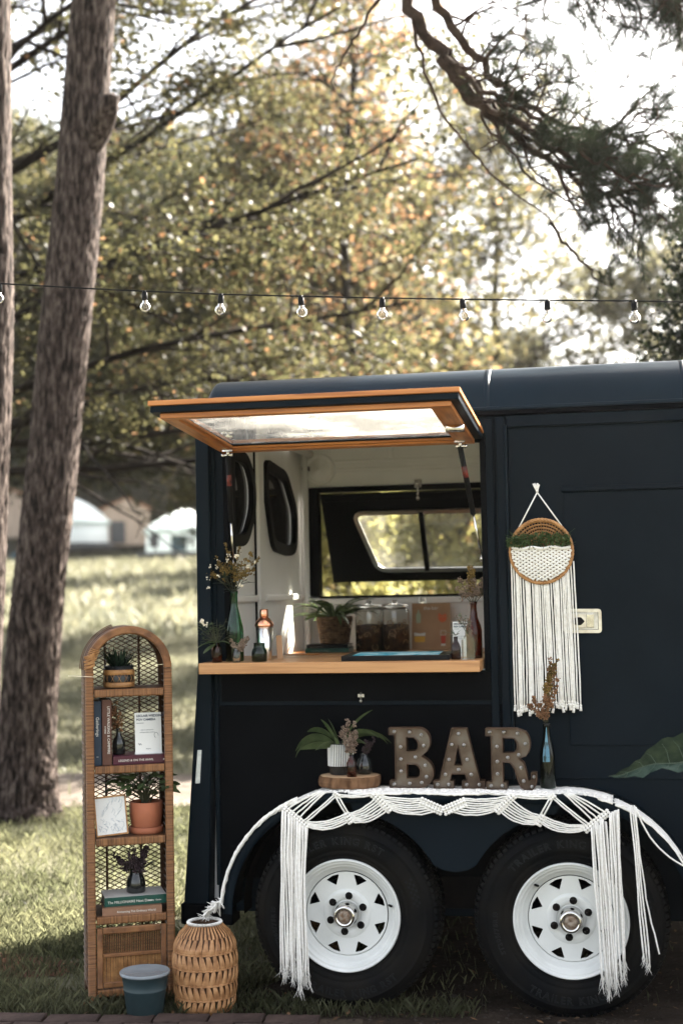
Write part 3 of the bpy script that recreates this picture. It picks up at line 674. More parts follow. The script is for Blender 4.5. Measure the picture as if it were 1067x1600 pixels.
# door latch
b = MB(); o_ = rpoly([(-.205,1.367),(-.062,1.365),(-.062,1.456),(-.205,1.458)],.014); i_ = inset(o_,.012)
b.ring(o_, i_, W-.020, W-.0135); lt = b.build('door_latch','ivorym',tr,bevel=.002)
b = MB(); b.box(-.192,-.076,W-.0165,W-.0131,1.379,1.444); b.build('latch_dish','steel',lt)
b = MB(); b.box(-.180,-.120,W-.024,W-.017,1.385,1.438); b.build('latch_plate','ivorym',lt,bevel=.002)
b = MB(); b.box(-.118,-.090,W-.021,W-.017,1.385,1.438); b.build('latch_hinge','chrome',lt,bevel=.003)
b = MB(); b.prism(rpoly([(-.168,1.402),(-.155,1.396),(-.138,1.396),(-.124,1.410),(-.138,1.426),(-.158,1.425),(-.168,1.418)],.004), W-.030,W-.0245); b.build('latch_key_plug','blackplastic',lt,bevel=.001)
# small hasp below the counter
b = MB(); b.box(-.985-.012,-.985+.012,W-.016,W-.009,1.130,1.142); b.tube([(-.985,W-.02,1.150),(-.985,W-.02,1.12)],.004,6); b.blob((-.985,W-.022,1.116),.007); b.build('hasp','steel',tr)
# counter
bp('counter', [(-1.592,-.510,.082,.66,1.232,1.274)], 'counter', bevel=.0025)
bp('back_counter', [(-1.40,-.46,1.46,YF-.05,1.200,1.243)], 'counter', bevel=.0025)
bp('back_counter_end', [(-1.575,-1.402,1.46,YF-.05,1.203,1.243)], 'pine', bevel=.0025)
bp('back_cabinet', [(-1.575,-.46,1.50,YF-.05,.35,1.198)], 'inside', bevel=0)

# serving hatch, hinged above the opening
ph = R(3.6); dH = Vector((0,-cos(ph),sin(ph))); nH = Vector((0,sin(ph),cos(ph)))
def H(x,s,t=0): return Vector((x,.225,2.113)) + dH*s + nH*t
def hb(name, boxes, m, parent, bevel=.002):
    if name == 'serving_hatch':      # the navy board with its square cut-out
        x0,x1,s0,s1 = hx0,hx1,0,hs1; lo_ = [(x0,s0),(x1,s0),(x1,s1),(x0,s1)]; li = [(x0+.085,.085),(x1-.085,.085),(x1-.085,hs1-.06),(x0+.085,hs1-.06)]
        b = MB(); vs = [H(*p,t) for t in (0,.022) for lp in (lo_,li) for p in lp]; fs = []
        for i in range(4):
            j = (i+1)%4; fs += [(i,j,4+j,4+i),(8+i,12+i,12+j,8+j),(i,8+i,8+j,j),(4+i,4+j,12+j,12+i)]
        b.add(vs,fs); return b.build(name,m,parent,bevel=bevel)
    for (x0,x1,s0,s1,t0,t1) in boxes:
        b = MB(); b.add([H(x,s,t) for t in (t0,t1) for s in (s0,s1) for x in (x0,x1)], [(0,2,3,1),(4,5,7,6),(0,1,5,4),(2,6,7,3),(0,4,6,2),(1,3,7,5)]); o = b.build(name,m,parent,bevel=bevel)
    return o
hx0, hx1, hs1 = -1.548,-.492,.82
ht = hb('serving_hatch', [(hx0,hx1,hs1-.065,hs1,0,.022),(hx0,hx1,0,.10,0,.022),(hx0,hx0+.10,.1001,hs1-.0651,0,.022),(hx1-.10,hx1,.1001,hs1-.0651,0,.022)], 'navy', tr)
hb('hatch_cap_rail', [(hx0-.006,hx1+.006,hs1-.03,hs1+.010,.0225,.039),(hx0-.006,hx1+.006,-.0,.03,.0225,.034)], 'pine', ht)
hb('hatch_cap_stile', [(hx0-.006,hx0+.03,.031,hs1-.031,.0225,.038),(hx1-.03,hx1+.006,.031,hs1-.031,.0225,.038)], 'piney', ht)
hb('hatch_frame_rail', [(hx0+.028,hx1-.028,hs1-.058,hs1-.022,-.018,-.0005),(hx0+.028,hx1-.028,.012,.062,-.018,-.0005)], 'pine', ht)
hb('hatch_frame_stile', [(hx0+.028,hx0+.078,.0625,hs1-.0585,-.018,-.0005),(hx1-.090,hx1-.028,.0625,hs1-.0585,-.018,-.0005)], 'piney', ht)
hb('glazing_bead', [(hx0+.0785,hx1-.0905,hs1-.070,hs1-.0590,-.010,-.001),(hx0+.0785,hx1-.0905,.0630,.080,-.010,-.001)], 'pine', ht)
hb('glazing_bead_stile', [(hx0+.0785,hx0+.092,.0805,hs1-.0705,-.010,-.001),(hx1-.104,hx1-.0905,.0805,hs1-.0705,-.010,-.001)], 'piney', ht)
hb('hatch_pane', [(hx0+.086,hx1-.086,.086,hs1-.061,.004,.008)], 'acry', ht, 0)
b = MB(); b.tube([H(hx1-.085,.47,-.036),H(hx1-.020,.47,-.036)], .014, 14); b.build('hatch_latch','chrome',ht)
for sx, px in ((1,hx1-.075),(-1,hx0+.075)):
    b = MB(); q0 = H(px,.10,-.022); b.box(q0.x-.02,q0.x+.02,q0.y-.012,q0.y+.012,q0.z-.004,q0.z+.003); b.tube([q0+Vector((-.018,0,-.018)),q0+Vector((.018,0,-.018))],.006,8); b.blob(q0+Vector((sx*.02,0,-.018)),.009); b.tube([q0, q0+Vector((0,0,-.02))],.007,8); b.build('strut_bracket','chrome',ht)
    e = Vector((OX1-.008 if sx>0 else OX0+.028, .262, 1.655)); top = q0+Vector((0,0,-.02)); mid = top.lerp(e,.60)
    b = MB(); b.tube([top,mid],.0105,10); st = b.build('gas_strut','blackplastic',ht)
    b = MB(); b.tube([mid,e],.0048,8); b.build('strut_rod','chrome',st)
    b = MB(); m1,m2 = top.lerp(e,.17),top.lerp(e,.27); b.tube([m1,m2],.0108,10); b.build('strut_sticker',M['redink'] if False else mat('strut_sticker',(.20,.03,.02),(.03,.01,.01),60,.5),st)
    b = MB(); b.blob(e,.013); b.build('strut_end','chrome',st)
# ================================================================ RATTAN SHELF
SA = R(25); SX, SY = -1.987, -.063
def S(lx, ly, z=0): return (SX+lx*cos(SA)-ly*sin(SA), SY+lx*sin(SA)+ly*cos(SA), z)
sh = thing('rattan_shelf', 'tall arched wrapped rattan shelf on the grass left of the dark trailer', 'shelf', (SX,SY,0), SA)
SWD, SD, x0, x1 = .33, .24, -.010, .320
RA = (x1-x0)/2; ZC = 1.425-RA; CX = (x0+x1)/2
def wrapbox(b, p, q, w, d):   # wrapped pole of flat section with small rings of binding
    p, q = Vector(p), Vector(q); L = (q-p).length; n = max(3, int(L/.0052)); t = (q-p)/L
    a = t.cross(Vector((0,1,0)))
    a = a.normalized() if a.length > .1 else Vector((1,0,0))
    c = Vector((0,1,0)) if abs(t.y) < .5 else Vector((0,0,1))
    vs = []; fs = []; k = 8
    for i in range(n+1):
        for (e,gro) in ((.12,.93),(.5,1.0),(.88,.95)):
            ctr = p+t*L*(i+e)/(n+1); j_ = 1+random.uniform(-.02,.03)
            for m_ in range(k):
                th = 2*pi*(m_+.5)/k; sx = math.copysign(abs(cos(th))**.45, cos(th)); sz = math.copysign(abs(sin(th))**.45, sin(th))
                vs.append(ctr + a*sx*w/2*gro*j_ + c*sz*d/2*gro*j_)
    m3 = (n+1)*3
    fs = [(i*k+j, i*k+(j+1)%k, (i+1)*k+(j+1)%k, (i+1)*k+j) for i in range(m3-1) for j in range(k)]
    fs += [tuple(range(k))[::-1], tuple((m3-1)*k+j for j in range(k))]
    b.add(vs, fs, False)
for px,py in ((x0+.016,0),(x1-.016,0),(x0+.014,SD),(x1-.014,SD)):
    b = MB(); w_ = .032 if py == 0 else .024
    wrapbox(b, (px,py,0), (px,py,ZC), w_, .026); part(b,'post','rattanz' if py==0 else 'rattand',sh)
for py in (0,SD):
    b = MB(); k = 8; N_ = 100; vs = []
    w_ = .032 if py == 0 else .024
    for i in range(N_+1):
        for e,gro in ((0,.93),(.5,1.0)):
            a = pi*(1-(i+e)/(N_+1)); rr = RA-.016
            for m_ in range(k):
                th = 2*pi*(m_+.5)/k; sx = math.copysign(abs(cos(th))**.45, cos(th)); sz = math.copysign(abs(sin(th))**.45, sin(th))
                r_ = rr+sx*w_/2*gro; vs.append((CX+r_*cos(a), py+sz*.013*gro, ZC+r_*sin(a)))
    m3 = (N_+1)*2
    b.add(vs, [(i*k+j, (i+1)*k+j, (i+1)*k+(j+1)%k, i*k+(j+1)%k) for i in range(m3-1) for j in range(k)])
    part(b,'arch','rattan' if py==0 else 'rattand',sh)
# side panels: flat strip lining between front and back, following the arch
b = MB(); pts = [(x0+.006,0),(x0+.006,ZC)]+[(CX-(RA-.006)*cos(pi*i/20), ZC+(RA-.006)*sin(pi*i/20)) for i in range(1,20)]+[(x1-.006,ZC),(x1-.006,0)]
pts[0] = (x0+.006,.05); pts[-1] = (x1-.006,.05)
for off in (0,):
    vs = [(p[0],yy,p[1]) for p in pts for yy in (.014,SD-.01)]; b.add(vs, [(2*i,2*i+1,2*i+3,2*i+2) for i in range(len(pts)-1)], True)
sp = part(b,'side_panel','rattand',sh); m_ = sp.modifiers.new('s','SOLIDIFY'); m_.thickness = .004
b = MB()
for i in range(46):
    z = .07+i*(ZC-.08)/46
    for xx in (x0+.0015, x1-.0105):
        b.tube([(xx if xx<.1 else xx,.014,z),(xx,SD-.012,z)], .0035, 4, sy=1)
part(b,'side_wrap','rattand',sh,kind='stuff')
for z in (1.187,.897,.625,.333):
    b = MB(); wrapbox(b,(x0+.034,0,z-.017),(x1-.034,0,z-.017),.030,.024); part(b,'shelf_rail','rattanx',sh)
    b = MB(); b.box(x0+.012,x1-.012,.013,SD-.014,z-.016,z-.004); part(b,'shelf_board','rattand',sh)
b = MB(); wrapbox(b,(x0+.034,0,.046),(x1-.034,0,.046),.030,.024); part(b,'base_rail','rattanx',sh)
b = MB(); b.box(x0+.012,x1-.012,.013,SD-.014,.035,.05); part(b,'shelf_board','rattand',sh)
# lattice back: two diagonal families of thin cane clipped to the arch outline
def inside(x,z): return (x0+.022 < x < x1-.022) and z > .05 and (z < ZC or (x-CX)**2+(z-ZC)**2 < (RA-.022)**2)
b = MB()
for sg in (1,-1):
    for k in range(-60,130):
        z0 = k*.0185; seg = None; sl_ = .52
        xs_ = np.linspace(x0+.02,x1-.02,60); run = []
        for x in xs_:
            z = z0+sg*sl_*(x-x0)
            if inside(x,z): run.append((x,SD-.002+sg*.003,z))
            elif len(run) > 1: b.tube([run[0],run[-1]],.0019,4,False); run = []
            else: run = []
        if len(run) > 1: b.tube([run[0],run[-1]],.0019,4,False)
part(b,'lattice','rattand',sh,kind='stuff')
for xx in (x0+.095,x1-.10):
    b = MB(); zt_ = ZC+sqrt((RA-.02)**2-(xx-CX)**2); b.tube([(xx,SD+.008,.04),(xx,SD+.008,zt_)],.0052,6); part(b,'back_rod','rattand',sh)
# loose binding at the left shoulder of the arch
b = MB()
for i in range(9):
    z = ZC+.005+i*.006; b.tube([(x0-.003+random.uniform(-.002,.002),-.016,z+random.uniform(-.003,.003)),(x0+.018,-.019,z+.004+random.uniform(-.003,.003)),(x0+.036,-.014,z+.012)], .0026, 5)
for i in range(7):
    a = pi-.25-i*.045; b.tube([(CX+(RA+.003)*cos(a),-.012,ZC+(RA+.003)*sin(a)),(CX+(RA-.036)*cos(a-.05),-.016,ZC+(RA-.036)*sin(a-.05))],.002,5)
part(b,'binding','wicker',sh)
for q in range(3):
    b = MB(); b.tube([(CX+(RA+.004+.004*q)*cos(a),.05+.03*q+.01*sin(a*3),ZC+(RA+.004+.004*q*sin(a))*sin(a)) for a in [pi*1.0-i*.09 for i in range(15)]],.0022,5); part(b,'loose_cane','rattand',sh)
# cupboard door
zt_, zb = .290, .066
dmb = MB()
for p,q in (((x0+.045,-.006,zb),(x0+.045,-.006,zt_)),((x1-.045,-.006,zb),(x1-.045,-.006,zt_))): wrapbox(dmb,p,q,.022,.016)
for z,hh in ((zt_-.012,.026),(zb+.011,.022),(.186,.014)): wrapbox(dmb,(x0+.057,-.006,z),(x1-.057,-.006,z),hh,.014)
dd = part(dmb,'cupboard_door','rattan',sh)
b = MB()
for i in range(64):
    x = x0+.058+i*(x1-x0-.116)/63+random.uniform(-.0008,.0008); b.tube([(x,-.004,zb+.02),(x+random.uniform(-.001,.001),-.004,.18)],.0014,4,False)
    if i%2 == 0: b.tube([(x,-.001,.19),(x,-.001,zt_-.02)],.0008,4,False)
b2 = MB()
for i in range(12):
    z = zb+.028+i*.0125; b2.tube([(x0+.056,-.001,z),(x1-.056,-.001,z)],.0012,4,False)
part(b,'door_cane','wicker',dd,kind='stuff'); part(b2,'door_weft','rattand',dd,kind='stuff')
b = MB()
for sg in (1,-1):
    for k in range(-30,40):
        z0 = .10+k*.010; run = []
        for x in np.linspace(x0+.056,x1-.056,50):
            z = z0+sg*.55*(x-x0)
            if .192 < z < zt_-.022: run.append((x,.002+sg*.001,z))
            elif len(run)>1: b.tube([run[0],run[-1]],.0016,4,False); run = []
            else: run = []
        if len(run)>1: b.tube([run[0],run[-1]],.0016,4,False)
part(b,'door_lattice','rattand',dd,kind='stuff')
b = MB(); b.tube([(x0-.004,-.02,1.238),(x0-.03,-.03,1.240),(x0-.065,-.02,1.242)],.0009,4); b.tube([(x0-.004,-.019,1.238),(x0+.03,-.019,1.235)],.0012,4)
solo(b,'string','bloomw','thin pale string tied round the left post of the rattan shelf','string',S(0,0,0),SA)

# ================================================================ PLANT HELPERS
def blade(b, base, az, length, width, rise, droop, seg=7, fold=.25, tipw=.0, shape='blade', twist=0):
    """arching leaf strip; az direction in the ground plane, rise start elevation, droop end elevation"""
    p = Vector(base); vs = []; el = rise
    for i in range(seg+1):
        t = i/seg
        if shape == 'blade': w = width*(sin(pi*min(1,t*.92+.08))**.6)*(1-t*.15)
        elif shape == 'oval': w = width*(sin(pi*(t*.96+.02))**.8)
        else: w = width*(1-t)**.7+.0004
        el = rise+(droop-rise)*t; d = Vector((cos(az)*cos(el), sin(az)*cos(el), sin(el)))
        s_ = Vector((-sin(az),cos(az),0))*cos(twist)+Vector((0,0,1))*sin(twist); nrm = s_.cross(d)
        vs += [p+s_*w/2-nrm*w*fold*-.5*0+nrm*w*fold*.5, p, p-s_*w/2+nrm*w*fold*.5]
        p = p+d*length/seg
    fs = []
    for i in range(seg):
        o = i*3; fs += [(o,o+1,o+4,o+3),(o+1,o+2,o+5,o+4)]
    b.add(vs, fs, True); return p
def spray(b, bs, base, tip, n, spread, size, droop=.3, seed=0, arch=.03):
    """feathery flower head: side branchlets with many small bits (goldenrod, astilbe)"""
    r = random.Random(seed); base, tip = Vector(base), Vector(tip)
    ax = tip-base; L = ax.length
    bs.tube(bez(base, base+ax*.5, tip), [.0014]*4+[.0008]*4, 4)
    for i in range(n):
        t = .25+.75*r.random(); p = base.lerp(tip,t); a = r.uniform(0,2*pi); ll = spread*(1.15-t)*r.uniform(.5,1)
        d = Vector((cos(a), sin(a), r.uniform(.2,.8))); e = p+d*ll; m = p+d*ll*.6+Vector((0,0,arch*.3)); e.z -= droop*ll
        pts = bez(p,m,e,6); bs.tube(pts,.0006,3,False)
        for k in range(8):
            q = pts[1+k%5].lerp(pts[2+k%4] if 2+k%4 < 6 else e, r.random())+Vector([r.gauss(0,size*.9) for _ in range(3)])
            b.blob(q, size*r.uniform(.5,1.2), 1, (1,1,r.uniform(.7,1.2))) if size > .003 else b.quad(q, Vector([r.uniform(-1,1) for _ in range(3)]).normalized()*size, Vector([r.uniform(-1,1) for _ in range(3)]).normalized()*size)
def small_leaves(b, pts, n, L, wd, seed=0):
    r = random.Random(seed)
    for i in range(n):
        p = pts[r.randrange(len(pts))]; blade(b, p, r.uniform(0,6.28), L*r.uniform(.6,1.2), wd, r.uniform(-.2,1.0), r.uniform(-.8,.4), 4, .2, shape='oval')
def bottle(prof, th=.0022):
    b = MB(); inner = [(max(r-th,.0006), h+(th if i == 0 else 0)) for i,(r,h) in enumerate(prof)][::-1]
    b.lathe([(.0005,prof[0][1])]+prof+inner+[(.0005,prof[0][1]+th*2)], 28); return b
def book(name, w, d, h, cov, label, loc, rz, text=None, tcol='inkw', tsize=.012, upright=False, covtop=None, extra=None):
    """lying: w along x (spine faces -y), d along y, h thickness. upright: spine faces -y, w thickness, h height"""
    t = thing(name, label, 'book', loc, rz)
    c = MB(); pg = MB(); ct = .0018
    if upright:
        c.box(0,ct,0,d,0,h); c.box(w-ct,w,0,d,0,h); c.box(ct,w-ct,0,ct,0,h); part(c,'cover',cov,t,bevel=.001)
        pg.box(ct+.0003,w-ct-.0003,ct+.0003,d-.004,.003,h-.003); part(pg,'pages','pages',t)
    else:
        c.box(0,w,0,d,0,ct); c.box(0,w,0,d,h-ct,h); c.box(0,w,0,ct,ct,h-ct); part(c,'cover',cov,t,bevel=.001)
        pg.box(.003,w-.003,ct+.0003,d-.004,ct+.0003,h-ct-.0003); part(pg,'pages','pages',t)
        if covtop: e = MB(); e.box(.001,w-.001,.0012,d-.001,h+.0002,h+.0012); part(e,'top_cover',covtop,t)
    if text:
        tb = MB()
        for (s_, size, u, v) in text:
            vf = text2d(s_, size, .0003)
            if upright: put(tb, vf, lambda p: (v+p.y-0, -.0006-p.z, u-p.x))
            else: put(tb, vf, lambda p: (u+p.x, -.0006-p.z, v+p.y))
        part(tb,'spine_text',tcol,t)
    return t

# ---------------------------------------------------------------- things on the rattan shelf
z1,z2,z3,z4 = 1.1835,.8935,.6215,.3295
# black pot with rattan bands and spiky plant
t = thing('plant_pot','black pot with two rattan bands, on the top shelf of the rattan unit','pot',S(.128,.11,z1))
b = MB(); b.lathe([(.001,0),(.052,0),(.055,.004),(.058,.085),(.055,.085),(.052,.075),(.001,.075)],32); part(b,'pot','ceram',t)
for zz in (.002,.050):
    b = MB(); b.lathe([(.0575,zz),(.0605,zz+.002),(.0612,zz+.010),(.0605,zz+.019),(.058,zz+.021)],32,closed=True); part(b,'band','wicker',t)
b = MB()
for i in range(14):
    a = i*2*pi/14; r_ = .0605
    b.tube([(r_*cos(a),r_*sin(a),.02),(r_*cos(a+.3),r_*sin(a+.3),.054)],.0009,4); b.tube([(r_*cos(a+.3),r_*sin(a+.3),.02),(r_*cos(a),r_*sin(a),.054)],.0009,4)
part(b,'lacing','wicker',t)
b = MB()
for i in range(46):
    a = random.uniform(0,6.28); blade(b,(cos(a)*.012,sin(a)*.012,.07),a,random.uniform(.07,.105),.017,random.uniform(.6,1.45),random.uniform(.5,1.3),5,.5,shape='spike')
for i in range(70):
    a = random.uniform(0,6.28); rr = random.uniform(.01,.048); blade(b,(cos(a)*rr,sin(a)*rr,.074),a,random.uniform(.02,.045),.008,random.uniform(.2,1.2),random.uniform(-.5,.8),4,.3,shape='spike')
solo(b,'spiky_succulent','pl_dark','dark spiky succulent in the black banded pot under the arch','plant',S(.128,.11,z1))
book('book',.030,.15,.246,'bk_navy','tall navy book standing at the left end of the second shelf',S(.022,.03,z2),SA,[('CASABLANCA'[:0]+'Gatherings',.017,.185,.010),('I',.012,.035,.010)],upright=True)
book('book',.036,.16,.250,'bk_brown','brown book standing beside the navy one on the second shelf',S(.0545,.028,z2),SA,[('LITTLE WALKING & CAMPFIRE',.0135,.225,.020),('STORIES',.008,.15,.009)],upright=True)
book('book',.212,.15,.034,'bk_burg','burgundy book lying flat under the sign card on the second shelf',S(.094,.025,z2),SA,[('LEGEND & ON THE ANVIL',.0115,.020,.012),('▪',.016,.19,.010)])
# sign card in holder
def sign_card(loc, rz, w, h, label, tilt=-.12):
    t = thing('sign_card', label, 'sign', loc, rz)
    T = Matrix.Rotation(tilt,4,'X'); b = MB(); b.box(0,w,0,.004,0,h,T); part(b,'card','white',t)
    b = MB(); b.box(-.002,w+.002,-.01,.03,-.003,0); part(b,'stand','white',t)
    b = MB(); k = w/.1
    def pt(s_,size,u,v,bold=0): put(b, text2d(s_,size,.0002,bold=bold), lambda p: T@Vector((u+p.x,-.0006-p.z,v+p.y)))
    pt('LECLAIR WEDDING',.0118*k,.006*k,h-.016*k,.0004); pt('POV CAMERA',.0118*k,.006*k,h-.030*k,.0004)
    pt('scan to take photos',.006*k,.022*k,h*.56); pt('and share them with us',.006*k,.018*k,h*.50); pt('cheers',.007*k,.040*k,h*.09)
    b.add([T@Vector(v) for v in [(.006*k,-.0006,h-.040*k),(.034*k,-.0006,h-.040*k),(.034*k,-.0006,h-.0385*k),(.006*k,-.0006,h-.0385*k)]],[(0,1,2,3)])
    part(b,'lettering','ink',t); 
    b = MB()
    b.tube([T@Vector((.08*k+.008*k*cos(a),-.001,h*.42+.012*k*sin(a*.9))) for a in [i*.4 for i in range(12)]],.0006,4); b.tube([T@Vector((.012*k+.012*k*i/8,-.001,h*.22+.004*k*sin(i*1.4))) for i in range(9)],.0006,4)
    part(b,'doodle','ink',t); return t
sign_card(S(.183,.055,z2+.0375),SA,.102,.155,'white wedding camera sign card standing on the burgundy book')
t = bottle([(.020,0),(.024,.003),(.024,.048),(.019,.062),(.010,.075),(.009,.096),(.011,.100)]); solo(t,'bud_vase','blackg','small black bottle of dried sprigs standing beside the sign card','vase',S(.122,.08,z2+.034))
b = MB(); bs = MB()
for i in range(7):
    a = random.uniform(0,6.28); tp = (random.uniform(-.045,.035),random.uniform(-.02,.02),.09+random.uniform(.06,.12)); spray(b,bs,(0,0,.06),tp,7,.028,.0042,seed=i)
o = solo(bs,'dried_sprigs','stem','dried brown sprigs in the small black bottle on the burgundy book','dried flowers',S(.122,.08,z2+.034)); part(b,'blooms','driedp',o); b = MB(); small_leaves(b,[Vector((random.uniform(-.02,.02),random.uniform(-.02,.02),random.uniform(.09,.15))) for _ in range(12)],16,.03,.012,3); part(b,'leaves','golden',o)
# framed drawing
t = thing('picture_frame','thin wooden frame with a pale line drawing leaning on the third shelf','picture frame',S(.030,.03,z3+.001),SA+.05)
T = Matrix.Rotation(-.10,4,'X') @ Matrix.Rotation(-.06,4,'Y'); fw_, fh_ = .122,.150
b = MB()
for q in ((0,fw_,0,.010,0,.006),(0,fw_,0,.010,fh_-.006,fh_),(0,.005,0,.010,.006,fh_-.006),(fw_-.005,fw_,0,.010,.006,fh_-.006)): b.box(*q,T=T)
part(b,'frame','wicker',t,bevel=.001); b = MB(); b.box(.005,fw_-.005,.004,.008,.006,fh_-.006,T=T); part(b,'print','white',t)
b = MB(); r_ = random.Random(5)
for i in range(70):
    u = r_.uniform(.012,fw_-.012); v = r_.uniform(.01,fh_*.42)*r_.random()**.5+.006; l = r_.uniform(.004,.014); a = r_.uniform(0,3.1)
    b.tube([T@Vector((u,.0035,v)),T@Vector((u+l*cos(a)*.6,.0035,v+l*sin(a)*.7)),T@Vector((u+l*cos(a+.6),.0035,v+l*sin(a)))],.0005,3)
for i in range(26):
    u = .062+.036*cos(i*.33)+r_.uniform(-.006,.006); v = .10+.026*sin(i*.5); b.tube([T@Vector((u,.0035,v)),T@Vector((u+.008,.0035,v+.012)),T@Vector((u+.004,.0035,v+.02))],.0004,3)
part(b,'drawing','inkt',t)
# terracotta pot and leafy plant
t = thing('terracotta_pot','terracotta pot on its saucer, on the third shelf of the rattan unit','pot',S(.226,.10,z3))
b = MB(); b.lathe([(.001,0),(.062,0),(.066,.004),(.067,.024),(.062,.025),(.060,.010),(.001,.010)],36); part(b,'saucer','terra',t)
b = MB(); b.lathe([(.001,.0105),(.052,.0105),(.058,.03),(.0635,.07),(.0645,.118),(.060,.120),(.058,.105),(.001,.103)],36); pt_ = part(b,'pot','terra',t)
b = MB(); b.lathe([(.001,.1035),(.0575,.1055),(.001,.1065)],20); part(b,'soil','soil',t)
o = MB(); st = MB(); r_ = random.Random(11)
for i in range(58):
    a = r_.uniform(0,6.28); rr = r_.uniform(0,.035); hgt = r_.uniform(.05,.125); ln = r_.uniform(.02,.10)
    p0 = Vector((cos(a)*rr*.5,sin(a)*rr*.5,.10)); p2 = Vector((cos(a)*ln*1.25-.02,sin(a)*ln*.8,.10+hgt)); st.tube(bez(p0,p0+Vector((0,0,hgt*.7)),p2,6),.0014,4,False)
    blade(o,p2,a+r_.uniform(-.5,.5),r_.uniform(.045,.075),r_.uniform(.022,.036),r_.uniform(.0,.6),r_.uniform(-1.1,-.2),6,.35,shape='oval',twist=r_.uniform(-.9,.9))
pl = solo(st,'leafy_plant','stem','green broad-leaved plant growing in the terracotta pot','plant',S(.226,.10,z3)); part(o,'leaves','pl_leaf',pl)
book('book',.225,.165,.030,'bk_tan','tan paperback lying lowest on the fourth shelf',S(.046,.006,z4),SA-.03,[('Romancing The Ordinary World',.011,.055,.010)])
book('book',.236,.15,.034,'bk_green','green book with pale top lying above the tan one on the fourth shelf',S(.056,.022,z4+.0305),SA+.02,[('The MILLIONAIRE Next Door',.0135,.012,.011),('Stanley · Danko',.008,.165,.012)],covtop='bkcoverw')
t = bottle([(.032,0),(.037,.004),(.037,.035),(.033,.055),(.024,.072),(.022,.082),(.026,.088)]); solo(t,'dark_vase','blackg','small black faceted vase standing on the green book','vase',S(.182,.09,z4+.066))
b = MB(); bs = MB()
for i in range(9): spray(b,bs,(0,0,.06),(random.uniform(-.11,.05),random.uniform(-.03,.03),.09+random.uniform(.01,.09)),12,.035,.0048,seed=20+i,droop=.6)
o = solo(bs,'dried_bouquet','stem','dark dried blooms in the black vase on the green book','dried flowers',S(.182,.09,z4+.066)); part(b,'blooms','driedv',o)
b = MB()
for a in (.2,-.3,.6): blade(b,(.02,0,.08),a,.07,.018,.9,.1,5,.3,shape='oval')
part(b,'leaves','pl_dark',o)

# ---------------------------------------------------------------- bucket and woven lantern basket
t = thing('plastic_bucket','small teal plastic bucket with a clear lid in front of the shelf','bucket',(-1.742,-.155,0))
b = MB(); b.lathe([(.001,.004),(.060,.004),(.062,.0),(.066,.002),(.0768,.098),(.0795,.101),(.0795,.106),(.0778,.109),(.084,.150),(.088,.152),(.088,.157),(.081,.157),(.072,.08),(.060,.012),(.001,.012)],48); part(b,'bucket','teal',t)
b = MB(); b.lathe([(.001,.160),(.083,.160),(.084,.156),(.0905,.155),(.092,.158),(.092,.165),(.089,.167),(.084,.164),(.001,.1625)],48); part(b,'lid','lid',t)
b = MB()
for i in range(26):
    a = random.uniform(0,6.28); r_ = random.uniform(0,.045); b.blob((cos(a)*r_,sin(a)*r_*.8,.150),random.uniform(.006,.012),1,(1.2,1,.4))
solo(b,'moss','moss','green mossy filling seen through the bucket lid','moss',(-1.742,-.155,0))

t = thing('woven_basket','round woven straw lantern basket standing between shelf and wheel','basket',(-1.545,-.045,0)); t.scale = (.93,.93,.955)
def brad(h):  # profile of the basket
    pf = [(0,.098),(.03,.112),(.10,.121),(.18,.124),(.25,.119),(.30,.100),(.325,.073),(.335,.066)]
    for (a,ra),(c,rc) in zip(pf,pf[1:]):
        if a <= h <= c: return ra+(rc-ra)*(h-a)/(c-a)
    return .066
b = MB(); b.lathe([(brad(h)-.010,h) for h in [.004,.03,.1,.18,.25,.3,.33]]+[(brad(h)-.014,h) for h in [.33,.3,.25,.18,.1,.03,.008]]+[(.001,.008)],40); part(b,'lining','rattand',t)
rows = [.006,.062,.118,.176,.234,.290]; NB = 30
for ri in range(5):
    h0,h1 = rows[ri],rows[ri+1]; b = MB(); pit = 2*pi/NB
    for i in range(NB):
        sl_ = pit*(.42 if ri%2 else -.42)+random.uniform(-.03,.03); a0 = i*pit+(pit*.5 if ri%2 else 0)
        vs = []; fk = random.uniform(.0015,.0045)
        for k in range(7):
            tt = k/6; h = h1+(h0-h1)*tt; a = a0+sl_*(tt-.5); wd = pit*(.50+.62*tt**.8) if tt < .95 else pit*1.02
            rr_ = brad(h)+.002+.004*sin(pi*tt)
            for s_ in (-1,-.3,.35,1):
                aa = a+s_*wd*.5; rq = rr_+(fk if abs(s_) < .5 else 0)-(.001 if s_ > 0 else 0); vs.append((rq*cos(aa), rq*sin(aa), h))
        b.add(vs, [(k*4+j,k*4+j+1,k*4+j+5,k*4+j+4) for k in range(6) for j in range(3)], False)
    part(b,'woven_row','rush',t)
for h in rows[1:-1]+[.008]:
    b = MB(); k = 90; b.tube([((brad(h)+.004+.0012*sin(j*NB/k*2*pi*1.0))*cos(2*pi*j/k),(brad(h)+.004)*sin(2*pi*j/k),h+.0015*sin(2*pi*j*NB/k)) for j in range(k+1)],.0026,6,False); part(b,'binding_row','rush',t)
b = MB()
for i in range(40):
    a = 2*pi*i/40; vs = []
    for k in range(5):
        h = .290+.042*k/4; wd = .011*(1-.42*k/4)
        for s_ in (-1,0,1): aa = a+s_*wd*.5/brad(h)*.95; rq = brad(h)+.001+(.003 if s_==0 else 0); vs.append((rq*cos(aa),rq*sin(aa),h))
    b.add(vs,[(k*3+j,k*3+j+1,k*3+j+4,k*3+j+3) for k in range(4) for j in range(2)],True)
part(b,'pleated_shoulder','rush',t)
b = MB()
